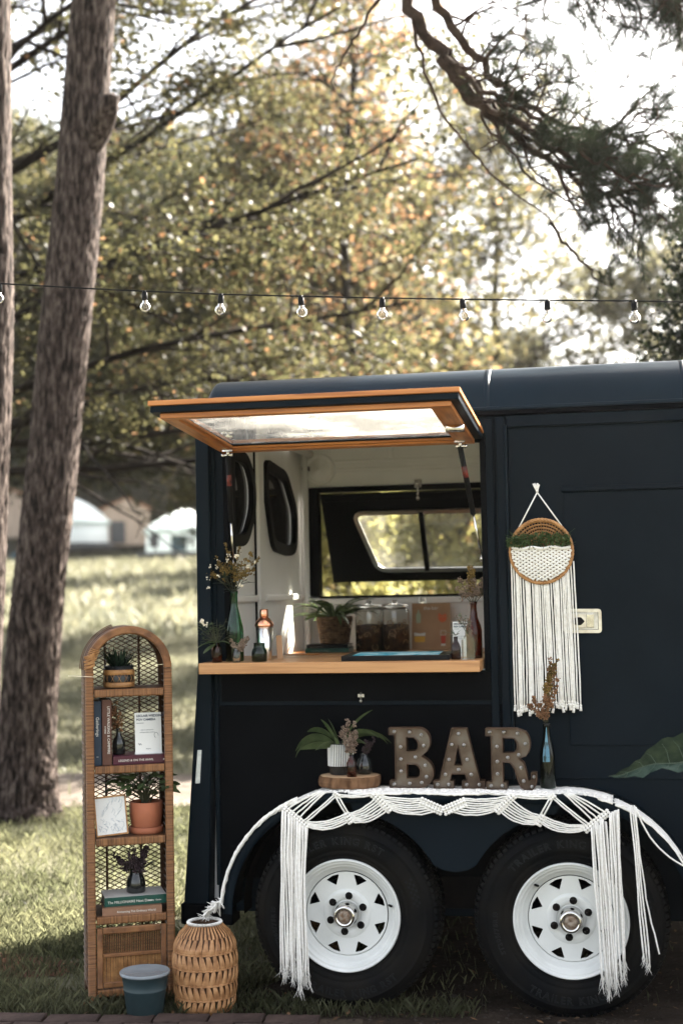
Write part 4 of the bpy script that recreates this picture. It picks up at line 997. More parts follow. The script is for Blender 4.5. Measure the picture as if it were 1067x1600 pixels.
for i in range(80):
    a = 2*pi*i/80; c = Vector((.065*cos(a),.065*sin(a),.337)); b.tube([c+Vector((cos(a)*.006*cos(q),sin(a)*.006*cos(q),.005*sin(q))) for q in [j*2*pi/6 for j in range(7)]],.0017,4,False)
part(b,'rim','cotton',t,kind='stuff')

# dark wicker hamper behind the front wheel
t = thing('wicker_hamper','low dark wicker hamper half hidden behind the left wheel','basket',(-1.33,.80,0),.1)
b = MB(); b.box(-.12,.12,-.1,.1,0,.14); part(b,'body','seagrass',t,bevel=.01)
b = MB()
for i in range(12): b.tube([(-.124,-.104,.008+i*.012),(0,-.106,.008+i*.012),(.124,-.104,.008+i*.012)],.005,5)
part(b,'weave','seagrass',t); b = MB(); b.box(-.13,.13,-.11,.11,.142,.160); part(b,'hamper_lid','seagrass',t,bevel=.006)
t = MB(); t.tube([(.72,2.9,.12),(.95,2.85,.13),(1.5,2.9,.12)],[.10,.11,.10],12); solo(t,'log','barkslice','short pale log lying on the ground beyond the right wheel','log',(0,0,0))

# ================================================================ ON THE COUNTER
ZK = 1.2745
t = bottle([(.034,0),(.036,.004),(.036,.115),(.034,.135),(.022,.185),(.0145,.215),(.0135,.262),(.016,.266),(.016,.276)],.003); solo(t,'green_bottle','gglass','tall green glass bottle at the left end of the counter','bottle',(-1.483,.215,ZK))
b = MB(); bs = MB(); lf = MB()
hd = [(-.145,0,.385),(-.09,.02,.43),(-.03,.0,.455),(.03,-.01,.45),(.075,.0,.425),(.10,.02,.40),(-.05,-.03,.39),(.02,.03,.385),(-.11,.0,.35),(.06,-.03,.355)]
for i,(x,y,z) in enumerate(hd): spray(b,bs,(x*.25,y*.3,.30),(x,y,z),14,.042,.0034,seed=40+i,droop=.5)
for i in range(5): bs.tube([(0,0,.05),(0,0,.26),(hd[i][0]*.25,hd[i][1]*.3,.30)],.0013,4)
small_leaves(lf,[Vector((random.uniform(-.04,.04),random.uniform(-.02,.02),random.uniform(.27,.36))) for _ in range(20)],34,.06,.008,8)
for az in (pi,pi-.3,.1): blade(lf,(0,0,.29),az,.10,.016,.5,-.3,6,.3,shape='oval')
o = solo(bs,'goldenrod_stems','stem','drooping golden wildflower stems in the tall green bottle','flowers',(-1.483,.215,ZK)); part(b,'blooms','golden',o); part(lf,'leaves','pl_dark',o)
b = MB()
for i in range(20):
    x,y,z = random.choice(hd); p = Vector((x*random.uniform(.4,1),y-.02,z-random.uniform(0,.09)))
    for k in range(5): b.blob(p+Vector([random.gauss(0,.004) for _ in range(3)]),.0034,1)
part(b,'white_blooms','bloomw',o,kind='stuff')
t = bottle([(.018,0),(.020,.002),(.020,.052),(.016,.062),(.011,.068),(.012,.076)],.002); solo(t,'amber_bottle','amber','short amber bottle on the counter left of the green bottle','bottle',(-1.533,.135,ZK))
t = bottle([(.014,0),(.016,.002),(.016,.030),(.012,.042),(.0085,.055),(.010,.066)],.002); solo(t,'clear_bud_vase','cglass','tiny clear bud vase in front of the tall green bottle','vase',(-1.452,.125,ZK))
b = MB(); bs = MB()
for i in range(6): spray(b,bs,(0,0,.03),(random.uniform(-.05,.05),random.uniform(-.02,.02),.075+random.uniform(.0,.03)),9,.022,.0036,seed=60+i)
o = solo(bs,'pink_sprigs','stem','pale pink dried sprigs in the tiny clear vase','flowers',(-1.452,.125,ZK)); part(b,'blooms','dried',o)
b = MB(); bs = MB(); lf = MB(); r_ = random.Random(3)
for i in range(26):
    az = r_.uniform(0,6.28); e = Vector((cos(az)*r_.uniform(.02,.085)-.01,sin(az)*.03,.085+r_.uniform(0,.085))); bs.tube(bez((0,0,.04),(0,0,.09),e,5),.001,3,False)
    for k in range(3): blade(lf,e*.8+Vector((0,0,.01*k)),r_.uniform(0,6.28),.025,.008,r_.uniform(-.3,.8),-.3,4,.2,shape='oval')
for az,l,ri in ((pi+.1,.085,.3),(pi-.5,.07,.6),(pi+.9,.075,-.2),(.1,.06,.6)): blade(lf,(0,-.005,.075),az,l,.034,ri,-1.0,7,.25,shape='oval')
o = solo(bs,'wildflower_sprig','stem','leafy green sprig with tiny white flowers in the short amber bottle','flowers',(-1.533,.135,ZK)); part(lf,'leaves','pl_leaf',o)
for c in ((-.052,-.01,.155),(-.062,0,.163),(-.045,.0,.148)):
    for k in range(7): b.blob(Vector(c)+Vector([r_.gauss(0,.005) for _ in range(3)]),.004,1)
part(b,'white_blooms','bloomw',o,kind='stuff')
t = thing('cocktail_shaker','glass cocktail shaker with shiny copper top on the counter','shaker',(-1.375,.265,ZK))
b = bottle([(.025,0),(.027,.003),(.036,.135)],.0025); part(b,'beaker','silver',t)
b = MB(); b.lathe([(.037,.134),(.038,.137),(.037,.142),(.033,.152),(.020,.166),(.017,.168),(.0165,.170)]+[(.0001,.170)],32); part(b,'shoulder','copper',t)
b = MB(); b.lathe([(.0001,.1705),(.0165,.1705),(.0175,.174),(.0165,.198),(.013,.202),(.0001,.203)],32); part(b,'cap','copper',t)
t = bottle([(.026,0),(.0305,.003),(.0305,.034),(.028,.046),(.022,.054),(.0215,.070),(.0235,.072)],.0025); solo(t,'green_jar','dgglass','squat dark green glass jar in front of the cocktail shaker','jar',(-1.372,.17,ZK))
b = MB(); T = Matrix.Rotation(-.15,4,'X'); b.box(-.012,.012,0,.0015,0,.095,T); solo(b,'small_card','kraft','narrow beige card leaning right behind the cocktail shaker','card',(-1.335,.36,ZK),.5)
t = thing('serving_tray','flat black tray with marbled cyan inlay near the counter edge','tray',(-.845,.30,ZK),.06)
b = MB(); b.box(-.205,.205,-.17,.17,0,.019); part(b,'tray_board','blackplastic',t,bevel=.002)
b = MB(); b.box(-.165,.165,-.135,.135,.0192,.0205); part(b,'cyan_inlay','cyan',t)
t = bottle([(.028,0),(.031,.003),(.031,.105),(.027,.125),(.0155,.155),(.0125,.185),(.0125,.205),(.0145,.208),(.0145,.216)],.0025); solo(t,'brown_bottle','amber','tall brown glass bottle at the right end of the counter','bottle',(-.547,.275,ZK))
b = MB(); bs = MB(); hd2 = [(0,0,.34),(-.05,0,.30),(.05,0,.325),(.075,.01,.29),(-.065,.0,.27),(.03,-.02,.285),(-.02,.0,.295)]
for i,(x,y,z) in enumerate(hd2): spray(b,bs,(x*.15,y*.3,.215),(x,y,z),13,.034,.0038,seed=80+i,droop=.8)
bs.tube([(0,0,.03),(0,0,.215)],.0015,4)
o = solo(bs,'dried_flowers','stem','dried feathery stems in the tall brown bottle on the right','dried flowers',(-.547,.275,ZK)); part(b,'blooms','dried',o)
b = MB()
for i in range(3): spray(b,MB(),(0,0,.22),(random.uniform(-.02,.02),0,.345),16,.02,.004,seed=90+i)
part(b,'gold_blooms','golden',o)
b = MB(); pr = rpoly([(-.024,0),(.024,0),(.024,.075),(.010,.092),(.010,.112),(-.010,.112),(-.010,.092),(-.024,.075)],.004,3); b.ring(pr,inset(pr,.0028),-.0155,.0155); b.prism(pr,-.018,-.0156); b.prism(pr,.0156,.018)
solo(b,'clear_bottle','cglass','clear square bottle in front of the tall brown bottle','bottle',(-.560,.185,ZK))
b = MB(); bs = MB(); lf = MB()
for i in range(4): spray(b,bs,(0,0,.09),(random.uniform(-.05,.01),0,.14+random.uniform(0,.03)),7,.02,.003,seed=110+i)
small_leaves(lf,[Vector((random.uniform(-.04,.01),0,random.uniform(.12,.17))) for _ in range(10)],16,.026,.009,4)
o = solo(bs,'clear_bottle_sprig','stem','grey green sprig rising from the clear square bottle','flowers',(-.560,.185,ZK)); part(b,'blooms','dried',o); part(lf,'leaves','pl_pale',o)
t = bottle([(.017,0),(.0185,.002),(.0185,.045),(.013,.060),(.0075,.070),(.008,.086)],.002); solo(t,'small_dark_bottle','damber','small dark brown bottle beside the tray on the counter','bottle',(-.608,.18,ZK))
lf = MB(); bs = MB(); bs.tube([(0,0,.03),(0,0,.09),(-.012,0,.115)],.001,4)
for az,l,ri in ((pi,.052,.6),(pi-.5,.03,1.0),(.2,.03,1.1),(pi+.6,.03,.2),(-.6,.022,.8)): blade(lf,(0,0,.09),az,l,.013,ri,ri-.8,5,.2,shape='oval')
o = solo(bs,'pale_sprig','stem','pale leafy sprig in the small dark bottle beside the tray','flowers',(-.608,.18,ZK)); part(lf,'leaves','pl_pale',o)
sign_card((-.645,.40,ZK+.003),.0,.075,.135,'small wedding camera sign card at the right end of the counter')

# ---------------------------------------------------------------- on the back counter
ZB = 1.2435
book('book',.215,.15,.021,'bk_green','dark green book lying lower under the seagrass planter',(-1.495,1.55,ZB),0,[('— — — — — — —',.010,.03,.006)])
book('book',.205,.145,.018,'blackplastic','black book lying uppermost under the seagrass planter',(-1.490,1.553,ZB+.0212),0,[('— — — — —',.010,.02,.004)])
t = thing('seagrass_planter','dark woven seagrass planter standing on two books inside the trailer','planter',(-1.366,1.645,ZB+.0395))
b = MB(); b.lathe([(.001,0),(.062,0),(.066,.004),(.087,.128),(.090,.132),(.084,.134),(.078,.12),(.001,.115)],36); part(b,'pot','seagrass',t)
b = MB()
for i in range(11):
    h = .008+i*.0115; r_ = .067+.021*h/.13
    b.tube([((r_+.0015*sin(j*9+i*pi))*cos(2*pi*j/54),(r_+.0015*sin(j*9+i*pi))*sin(2*pi*j/54),h) for j in range(55)],.0052,5,False)
part(b,'weave','seaweave',t,kind='stuff')
b = MB(); r_ = random.Random(21)
for i in range(42):
    a = r_.uniform(0,6.28); blade(b,(cos(a)*.02,sin(a)*.02,.12),a,r_.uniform(.14,.25),r_.uniform(.020,.030),r_.uniform(.4,1.3),r_.uniform(-1.2,.2),9,.3,shape='blade',twist=r_.uniform(-.8,.8))
for i in range(5): blade(b,(-.03,0,.12),pi+r_.uniform(-.4,.4),r_.uniform(.2,.24),.015,r_.uniform(.2,.8),r_.uniform(-.6,-.1),9,.4,shape='blade')
solo(b,'strappy_plant','pl_leaf','strappy green houseplant arching from the seagrass planter','plant',(-1.366,1.645,ZB+.0395))
def jar(x, label, seed):
    t = thing('glass_jar', label, 'jar', (x,1.66,ZB)); t['group'] = 'glass jars on the back counter'
    b = bottle([(.066,0),(.070,.003),(.070,.19),(.067,.198),(.067,.207)],.003); part(b,'jar_body','cglass',t)
    b = MB(); b.lathe([(.001,.2085),(.066,.2085),(.069,.211),(.069,.219),(.060,.226),(.014,.228),(.010,.236),(.013,.246),(.001,.248)],28); part(b,'jar_lid','cglass',t)
    b = MB(); b.lathe([(.001,.006),(.064,.006),(.065,.09),(.063,.125),(.001,.132)],24); part(b,'filling','jarfill',t)
    r_ = random.Random(seed); 
    for i in range(13):
        a = r_.uniform(-2.6,-.5); h = r_.uniform(.02,.15); tl = r_.uniform(-.6,.6); b = MB()
        c = Vector((.0635*cos(a),.0635*sin(a),h)); T = Matrix.Translation(c) @ Matrix.Rotation(a+pi/2,4,'Z') @ Matrix.Rotation(tl,4,'X')
        rr = r_.uniform(.011,.019); b.ring([(rr*cos(q*pi/8),rr*sin(q*pi/8)) for q in range(16)],[(rr*.78*cos(q*pi/8),rr*.78*sin(q*pi/8)) for q in range(16)],-.001,.001,'xz',T)
        for q in range(5): e = Vector((rr*.8*cos(q*pi/2.5),0,rr*.8*sin(q*pi/2.5))); b.tube([T@Vector((0,0,0)),T@e],.0007,3,False)
        part(b,'citrus_slice','slice',t)
    return t
jar(-1.195,'left glass jar of dried citrus beside the seagrass planter',1); jar(-1.078+.01,'right glass jar of dried citrus, nearer the kraft menu board',2)
t = thing('menu_board','brown kraft menu board with small drink drawings leaning inside the trailer','menu board',(-1.008,1.80,ZB))
T = Matrix.Rotation(-.12,4,'X'); b = MB(); b.box(0,.192,0,.006,0,.228,T); part(b,'board','kraft',t)
def pic(name, m, fn): 
    b = MB(); fn(b); b.v = [tuple(T@Vector(v)) for v in b.v]; part(b,name,m,t)
pic('title','inkw',lambda b: [put(b,text2d(s_,.026,.0003),lambda p: (u+p.x,-.0006-p.z,.196+p.y)) for s_,u in (('the',.058),('bar',.098))])
def bot(b): b.prism(rpoly([(.022,.13),(.044,.13),(.045,.17),(.037,.185),(.037,.196),(.029,.196),(.029,.185),(.021,.17)],.004,2),-.002,-.0005)
pic('bottle_drawing','greenink',bot)
pic('citrus_drawing','orangeink',lambda b: (b.prism([(.153+.022*cos(a),.158-.026*abs(sin(a))) for a in [pi*i/10 for i in range(11)]],-.002,-.0005), b.prism(rpoly([(.130,.16),(.176,.16),(.170,.176),(.150,.166),(.136,.180)],.003,2),-.0035,-.0021)))
pic('glass_drawing','yellowink',lambda b: b.prism(rpoly([(.014,.035),(.064,.035),(.066,.064),(.012,.064)],.005,2),-.002,-.0005))
pic('glass_top_drawing','inkw',lambda b: b.prism(rpoly([(.011,.066),(.067,.066),(.068,.082),(.040,.078),(.010,.084)],.003,2),-.002,-.0005))
pic('red_drink_drawing','redink',lambda b: b.prism(rpoly([(.146,.028),(.166,.028),(.168,.066),(.144,.066)],.003,2),-.002,-.0005))
pic('glass_rim_drawing','inkw',lambda b: (b.ring([(.143,.068),(.169,.068),(.170,.092),(.142,.092)],[(.145,.070),(.167,.070),(.168,.090),(.144,.090)],-.002,-.0005), b.prism([(.145,.016),(.167,.016),(.167,.026),(.145,.026)],-.002,-.0005)))
b = MB(); b.box(-.012,.012,-.006,.004,.0,.022); b.tube([(-.010,-.006,.022),(-.012,-.01,.04),(0,-.01,.046),(.012,-.01,.04),(.010,-.006,.022)],.0016,5); b.tube([(-.008,-.005,.0),(-.008,-.005,.02)],.003,5)
solo(b,'metal_clip','chrome','small metal clip hanging above the kraft menu board','clip',(-.965,YF-.060,1.455))

# ================================================================ ON THE FENDER
ZF = .8035
def letter(ch, label, loops, x0, bulbs, rz=0.0, y=.095):
    t = thing('marquee_letter', label, 'letter sign', (x0,y,ZF), rz, 'marquee letters spelling bar')
    vs, fs = curve2d(loops, ext=.0015); b = MB(); b.add([(v[0],.004+v[2],v[1]) for v in vs], fs); part(b,'face','rusty',t)
    for lp in loops:
        o_ = lp; i_ = inset(lp,.0022); b = MB(); b.ring(o_, i_, -.012, .040); part(b,'edge','rustrim',t)
    first = None
    for (u,v) in bulbs:
        if first is None:
            b = MB(); b.lathe([(.0070,.0022),(.0070,-.001),(.0055,-.003),(.0001,-.003)][::-1],14,axis='y'); b.f = [f[::-1] for f in b.f]; s_ = part(b,'bulb_socket','steel',t)
            b = MB(); b.blob((0,-.009,0),.0050,2,(1,1.25,1)); g_ = part(b,'bulb','mbulb',s_); first = (s_,g_)
        else:
            s_ = first[0].copy(); g_ = first[1].copy(); col.objects.link(s_); col.objects.link(g_); s_.parent = t; g_.parent = s_
        s_.location = (u,0,v)
    return t
HL = .222
Bo = rpoly([(0,0),(.108,0)],.0) if False else [(0,0),(.115,0)]+[(.115+.052*sin(a),.056-.056*cos(a)) for a in [pi*i/12 for i in range(1,11)]]+[(.122,.117)]+[(.112+.044*sin(a),.1705-.0515*cos(a)) for a in [pi*i/12 for i in range(2,12)]]+[(.112,HL),(0,HL),(0,HL-.026),(.022,HL-.026),(.022,.026),(0,.026)]
Bi1 = [(.064,.034),(.098,.034)]+[(.098+.020*sin(a),.060-.026*cos(a)) for a in [pi*i/8 for i in range(1,8)]]+[(.098,.088),(.064,.088)]
Bi2 = [(.064,.134),(.094,.134)]+[(.094+.018*sin(a),.159-.025*cos(a)) for a in [pi*i/8 for i in range(1,8)]]+[(.094,.184+.004),(.064,.188)]
letter('B','rusty marquee letter B with bulbs, leftmost of the three on the fender',[Bo,Bi1[::-1],Bi2[::-1]],-.858,
  [(.016,.012),(.075,.015),(.043,.060),(.043,.105),(.043,.150),(.020,.208),(.078,.205),(.122,.195),(.130,.155),(.098,.112),(.135,.082),(.138,.040),(.12,.018)],.0)
Ao = [(-.004,0),(.072,0),(.072,.028),(.058,.028),(.064,.052),(.114,.052),(.120,.028),(.102,.028),(.102,0),(.186,0),(.186,.028),(.168,.028),(.124,HL-.002),(.066,HL-.002),(.018,.028),(-.004,.028)]
Ai = [(.073,.084),(.106,.084),(.090,.158)]
letter('A','rusty marquee letter A with bulbs, between the B and the R',[Ao,Ai[::-1]],-.688,
  [(.010,.013),(.052,.013),(.040,.050),(.055,.105),(.066,.160),(.093,.200),(.112,.158),(.122,.105),(.090,.068),(.136,.050),(.118,.013),(.165,.013)],.02,.085)
Ro = [(0,0),(.076,0),(.076,.026),(.062,.026),(.062,.098),(.078,.098)]+[(.088,.096),(.104,.075),(.116,.030),(.124,.010),(.142,-.002),(.168,-.002),(.180,.012),(.184,.030),(.184,.062),(.164,.062),(.164,.036),(.154,.034),(.148,.060),(.138,.096),(.120,.112)]+[(.124+.040*sin(a),.165-.055*cos(a)) for a in [pi*i/10 for i in range(2,9)]]+[(.112,HL),(0,HL),(0,HL-.028),(.020,HL-.028),(.020,.026),(0,.026)]
Ri = [(.062,.132),(.098,.132)]+[(.098+.020*sin(a),.160-.028*cos(a)) for a in [pi*i/8 for i in range(1,8)]]+[(.098,.188),(.062,.188)]
letter('R','rusty marquee letter R with a curled leg, rightmost of the three',[Ro,Ri[::-1]],-.494,
  [(.016,.012),(.058,.012),(.041,.055),(.041,.10),(.041,.155),(.016,.208),(.068,.208),(.118,.203),(.146,.165),(.120,.125),(.080,.115),(.128,.078),(.136,.030),(.166,.010),(.174,.046)],-.03,.07)
t = thing('wood_slice','bark-edged wood slice lying on the white macrame over the fender','wood slice',(-1.015,.125,ZF))
b = MB(); n = 72; vs = []
def rs(a,f): return (.118+.006*noise.noise(Vector((cos(a)*1.5,sin(a)*1.5,f*2)))+ .0035*noise.noise(Vector((cos(a)*14,sin(a)*14,f))))
hts = [(0,.97),(.006,1.0),(.02,1.01),(.034,1.0),(.0415,.98)]
for h,s_ in hts: vs += [(1.0*rs(2*pi*j/n,h*20)*s_*cos(2*pi*j/n), .80*rs(2*pi*j/n,h*20)*s_*sin(2*pi*j/n), h+.001*sin(j)) for j in range(n)]
b.add(vs,[(i*n+j,i*n+(j+1)%n,(i+1)*n+(j+1)%n,(i+1)*n+j) for i in range(4) for j in range(n)]); part(b,'bark','barkslice',t)
b = MB(); b.lathe([(.001,.0425),(.108,.0425),(.1135,.041)],40); b.v = [(v[0],v[1]*.8,v[2]) for v in b.v]; part(b,'cut_face','slicetop',t)
ZS = ZF+.043
t = thing('ribbed_pot','black pot with fine white vertical ribs on the wood slice','pot',(-1.052,.135,ZS))
b = MB(); b.lathe([(.001,0),(.038,0),(.042,.004),(.044,.030),(.0475,.031),(.0475,.118),(.044,.120),(.042,.105),(.001,.10)],36); part(b,'pot','ceram',t)
b = MB()
for i in range(44):
    a = 2*pi*i/44; b.box(.0472,.0496,-.0016,.0016,.034,.116,Matrix.Rotation(a,4,'Z'))
part(b,'ribs','white',t)
b = MB(); r_ = random.Random(33)
for az,l,w_,ri,dr in ((pi,.16,.032,.9,-1.3),(pi-.3,.13,.03,1.2,-.6),(pi+.4,.12,.034,.4,-.5),(pi-.9,.11,.03,1.3,.3),(.0,.17,.024,1.1,-1.2),(.3,.17,.022,.9,-1.0),(-.3,.15,.02,1.2,-.9),(-.6,.11,.026,.8,-.6),(.1,.15,.016,1.35,.3),(1.4,.12,.03,1.1,0),(2.2,.13,.03,1.0,-.3),(-1.5,.10,.03,.9,-.6),(pi+.1,.10,.03,1.4,.6),(-2.2,.10,.03,.6,-.7),(pi-.15,.17,.018,.7,-1.4)):
    blade(b,(cos(az)*.01,sin(az)*.01,.10),az,l*1.28,w_*1.12,ri,dr,9,.3,shape='oval',twist=(.95 if cos(az) < 0 else -.95))
solo(b,'trailing_plant','pl_leaf','long-leaved plant arching out of the white-ribbed pot','plant',(-1.052,.135,ZS))
t = bottle([(.017,0),(.0185,.002),(.0185,.052),(.012,.064),(.009,.072),(.010,.082)],.002); solo(t,'amber_vial','amber','small amber bottle at the front of the wood slice','bottle',(-.997,.065,ZS))
b = MB(); bs = MB()
for i,(x,z) in enumerate([(-.03,.19),(-.01,.21),(.015,.2),(.02,.17),(-.04,.165),(.0,.16),(-.015,.13)]): spray(b,bs,(0,0,.07),(x,random.uniform(-.02,.01),z),15,.026,.0036,seed=130+i,droop=.7)
o = solo(bs,'dusty_blooms','stem','dusty pale dried blooms in the small amber bottle on the wood slice','dried flowers',(-.997,.065,ZS)); part(b,'blooms','dried',o)
t = bottle([(.022,0),(.030,.01),(.033,.03),(.028,.052),(.016,.066),(.018,.078)],.002); solo(t,'round_dark_vase','blackg','round black vase behind the amber bottle on the wood slice','vase',(-.962,.145,ZS))
b = MB(); bs = MB()
for i in range(4): spray(b,bs,(0,0,.06),(random.uniform(-.02,.04),0,.10+random.uniform(.0,.03)),8,.02,.0035,seed=150+i)
o = solo(bs,'dark_dried_stems','stem','dark dried stems in the round black vase','dried flowers',(-.962,.145,ZS)); part(b,'blooms','driedv',o)
t = bottle([(.026,0),(.0285,.003),(.0285,.115),(.024,.145),(.014,.185),(.012,.225),(.014,.229),(.014,.236)],.0025); bt_ = solo(t,'wine_bottle','dgglass','dark green bottle standing right of the marquee letter R','bottle',(-.272,.11,ZF))
b = MB(); b.lathe([(.0144,.150),(.0244,.1455),(.0290,.115),(.0295,.0),(.0291,.0)],24); b = MB()
for i in range(8):
    a = -pi/2-.7+i*.2
b.add([((rr+.0006)*cos(a),(rr+.0006)*sin(a),h) for h,rr in ((.222,.0124),(.19,.0138),(.165,.0182),(.143,.0245),(.120,.0280),(.098,.0288)) for a in (-pi/2-.55*min(1,(.24-h)*10),-pi/2,-pi/2+.35*min(1,(.24-h)*10))],[(i*3+j,i*3+j+1,i*3+j+4,i*3+j+3) for i in range(5) for j in range(2)],True)
part(b,'blue_label',mat('blue_label',(.05,.16,.24),(.10,.24,.32),20,.4),bt_)
b = MB(); bs = MB(); bs.tube([(0,0,.03),(.0,0,.236)],.0022,5)
for i,(x,y,z) in enumerate([(.035,0,.44),(.02,0,.47),(.045,.0,.40),(.01,.0,.38),(-.045,.0,.33),(-.06,0,.30),(-.02,0,.31),(.0,-.02,.34),(-.03,-.02,.27),(.0,0,.28)]): spray(b,bs,(x*.1,y*.3,.24),(x,y,z),17,.026,.0034,seed=170+i,droop=.3)
o = solo(bs,'rusty_goldenrod','stem','rust brown dried stems in the dark green bottle beside the R','dried flowers',(-.272,.11,ZF)); part(b,'blooms','driedp',o)
b = MB()
for i in range(4): spray(b,MB(),(.0,0,.30),(.02+i*.008,0,.44+.01*i),14,.026,.0036,seed=190+i)
part(b,'gold_blooms','golden',o)

# ================================================================ MACRAME RUNNER OVER THE FENDER
mr_ = thing('macrame_runner','white macrame runner draped over the fender with long fringes by both wheels','macrame',(-.65,.1,0))
rr = random.Random(77)
def wob(p,s): return Vector(p)+Vector((rr.gauss(0,s),rr.gauss(0,s),rr.gauss(0,s)))
def fz(x):   # height of the fender top along x
    best = None
    for a,c in zip(FP,FP[1:]):
        if a[0] <= x <= c[0] and a[1] > .3: best = a[1]+(c[1]-a[1])*(x-a[0])/(c[0]-a[0]+1e-9) if best is None else max(best, a[1]+(c[1]-a[1])*(x-a[0])/(c[0]-a[0]+1e-9))
    return best if best is not None else .6
def band(xs_, y0, y1, th, name, dens):   # knotted cloth lying on the fender: many short cord lumps
    b = MB(); k = 11; vs = []
    for i,x in enumerate(xs_):
        z = fz(x)+.009
        for j in range(k):
            y = y0(x)+(y1(x)-y0(x))*j/(k-1); vs.append((x,y+rr.uniform(-.003,.003),z+th*sin(pi*j/(k-1))*.5+rr.uniform(-.0016,.0016)))
    b.add(vs,[(i*k+j,(i+1)*k+j,(i+1)*k+j+1,i*k+j+1) for i in range(len(xs_)-1) for j in range(k-1)],True)
    o = b.build(name,'cotton',mr_); m = o.modifiers.new('s','SOLIDIFY'); m.thickness = .006; return o
XS = [-1.262+i*.012 for i in range(103)]
band(XS, lambda x: -.022+.012*sin(x*23)*(1 if -1.1<x<-.2 else .2)+(.03 if abs(x+1.09)<.09 or abs(x+.17)<.08 else 0), lambda x: .185+.02*sin(x*15), .006,'draped_band',1)
XS2 = [-.03+i*.0115 for i in range(22)]
band(XS2, lambda x: -.024, lambda x: .12, .012,'thick_tail',1)
b = MB()
for i in range(520):   # knots giving the band its lumpy surface
    x = rr.uniform(-1.25,.10); y = rr.uniform(-.02,.10) if x > -1.24 else 0; b.blob((x,y,fz(x)+.0115),rr.uniform(.0035,.006),1,(1.3,1.1,.6))
b.build('surface_knots','cotton',mr_,kind='stuff')
def cord(b, p0, p1, sag, n=9, r=.0033, y=None):
    p0,p1 = Vector(p0),Vector(p1); pts = []
    for i in range(n):
        t = i/(n-1); p = p0.lerp(p1,t); p.z -= sag*4*t*(1-t)*(.95+.12*rr.random()*0)-.0; p.z += rr.uniform(-.0013,.0013); p.y -= .004*sin(pi*t); pts.append(p)
    b.tube(pts, r, 5)
YM = -.030
def knotband(b, p0, p1, n=9, w=2):
    p0,p1 = Vector(p0),Vector(p1)
    for i in range(n):
        for j in range(w):
            p = p0.lerp(p1,i/(n-1)); off = (p1-p0).normalized(); prp = Vector((-off.z,0,off.x)); b.blob(p+prp*(j-(w-1)/2)*.009+Vector((0,-.004*(j%2),0)),.0068,1,(1.1,.9,.9))
XM = -.645
def swags(b, kb, m):   # m mirrors about XM
    X_ = lambda x: x if not m else 2*XM-x
    P_ = lambda x,z,y=YM: (X_(x),y,z)
    knotband(kb, P_(-1.235,.738), P_(-1.152,.675), 10, 3)
    knotband(kb, P_(-1.045,.797), P_(-1.030,.786), 3, 2)
    knotband(kb, P_(-1.005,.722), P_(-.985,.694), 4, 3)
    knotband(kb, P_(-.900,.793), P_(-.840,.737), 8, 3)
    knotband(kb, P_(-.725,.770), P_(-.650,.738), 8, 4)
    for i in range(4): t = i/3; cord(b, P_(-1.225+.045*t,.738-.032*t), P_(-1.10+.02*t,.805-.004*t,-.02), -.003)
    for i in range(2): cord(b, P_(-1.165+.006*i,.695-.006*i), P_(-1.045+.006*i,.793-.005*i,-.028), .002)
    for i in range(5): t = i/4; cord(b, P_(-1.150+.003*t,.692-.018*t), P_(-1.008+.008*t,.722-.028*t), .012+.006*t)
    for i in range(2): cord(b, P_(-1.043+.012*i,.790), P_(-1.006+.012*i,.724), 0, 4)
    for i in range(7): t = i/6; cord(b, P_(-.992+.006*t,.724-.028*t), P_(-.888+.042*t,.786-.045*t), .010+.010*t)
    for i in range(2): cord(b, P_(-1.032,.793-.006*i), P_(-.905,.797-.006*i,-.028), .004)
    for i in range(8): t = i/7; cord(b, P_(-.880+.045*t,.792-.052*t), P_(-.725+.07*t,.782-.040*t), .006+.012*t)
for m in (False,True):
    b = MB(); kb = MB(); swags(b,kb,m); sw = b.build('hanging_cords','cotton',mr_,kind='stuff'); kb.build('knot_row','cotton',mr_,kind='stuff')
def fringe(b, tops, zb, shift, spread, r=.0029, tuft=True, ybias=0):
    for (x,z) in tops:
        if len(tops) > 8 and rr.random() < .22: continue
        dx = shift+rr.uniform(-spread,spread); zz = zb+rr.uniform(-.045,.03); y = YM-.006+rr.uniform(-.012,.008)
        pts = []; n = 14
        for i in range(n):
            t = i/(n-1); pts.append(Vector((x+dx*t+.0016*sin(t*9+x*200)+rr.uniform(-.0006,.0006), y-.004*sin(t*pi)+ (-.030)*min(1,t*3), z+(zz-z)*t)))
        b.tube(pts, [r]*(n-2)+[r*1.1,r*.8], 5)
        if tuft:
            for k in range(6):
                e = pts[-1]; b.tube([e+Vector((0,0,.02)),e+Vector((rr.gauss(0,.004),rr.gauss(0,.004),0)),e+Vector((rr.gauss(0,.008),rr.gauss(0,.005),-rr.uniform(.01,.035)))],[.0016,.0012,.0004],3,False)
b = MB(); fringe(b,[(-1.240+.0032*i, .738-.0024*i) for i in range(29)],.165,-.004,.010); fringe(b,[(-1.19+.0032*i,.70-.0024*i) for i in range(12)],.13,.006,.008); b.build('left_fringe','cotton',mr_,kind='stuff')
b = MB(); fringe(b,[(-.118+.0036*i, .688+.0026*i) for i in range(13)],.17,.020,.008); fringe(b,[(-.052+.0038*i,.735+.002*i) for i in range(9)],.20,.012,.008); fringe(b,[(-.10+.004*i,.69+.002*i) for i in range(10)],.145,.022,.008); b.build('right_fringe','cotton',mr_,kind='stuff')
for (x0_,z0_,x1_,z1_) in ((.022,.765,.052,.262),(.028,.765,.062,.268),(.034,.764,.072,.252)):
    b = MB(); fringe(b,[(x0_,z0_)],z1_,x1_-x0_,.001); b.build('loose_cord','cotton',mr_)
b = MB(); b.tube([wob(p,.001) for p in bez((.038,YM,.760),(.055,YM,.42),(.108,YM-.02,.25),12)],.0028,5); b.build('loose_cord','cotton',mr_)
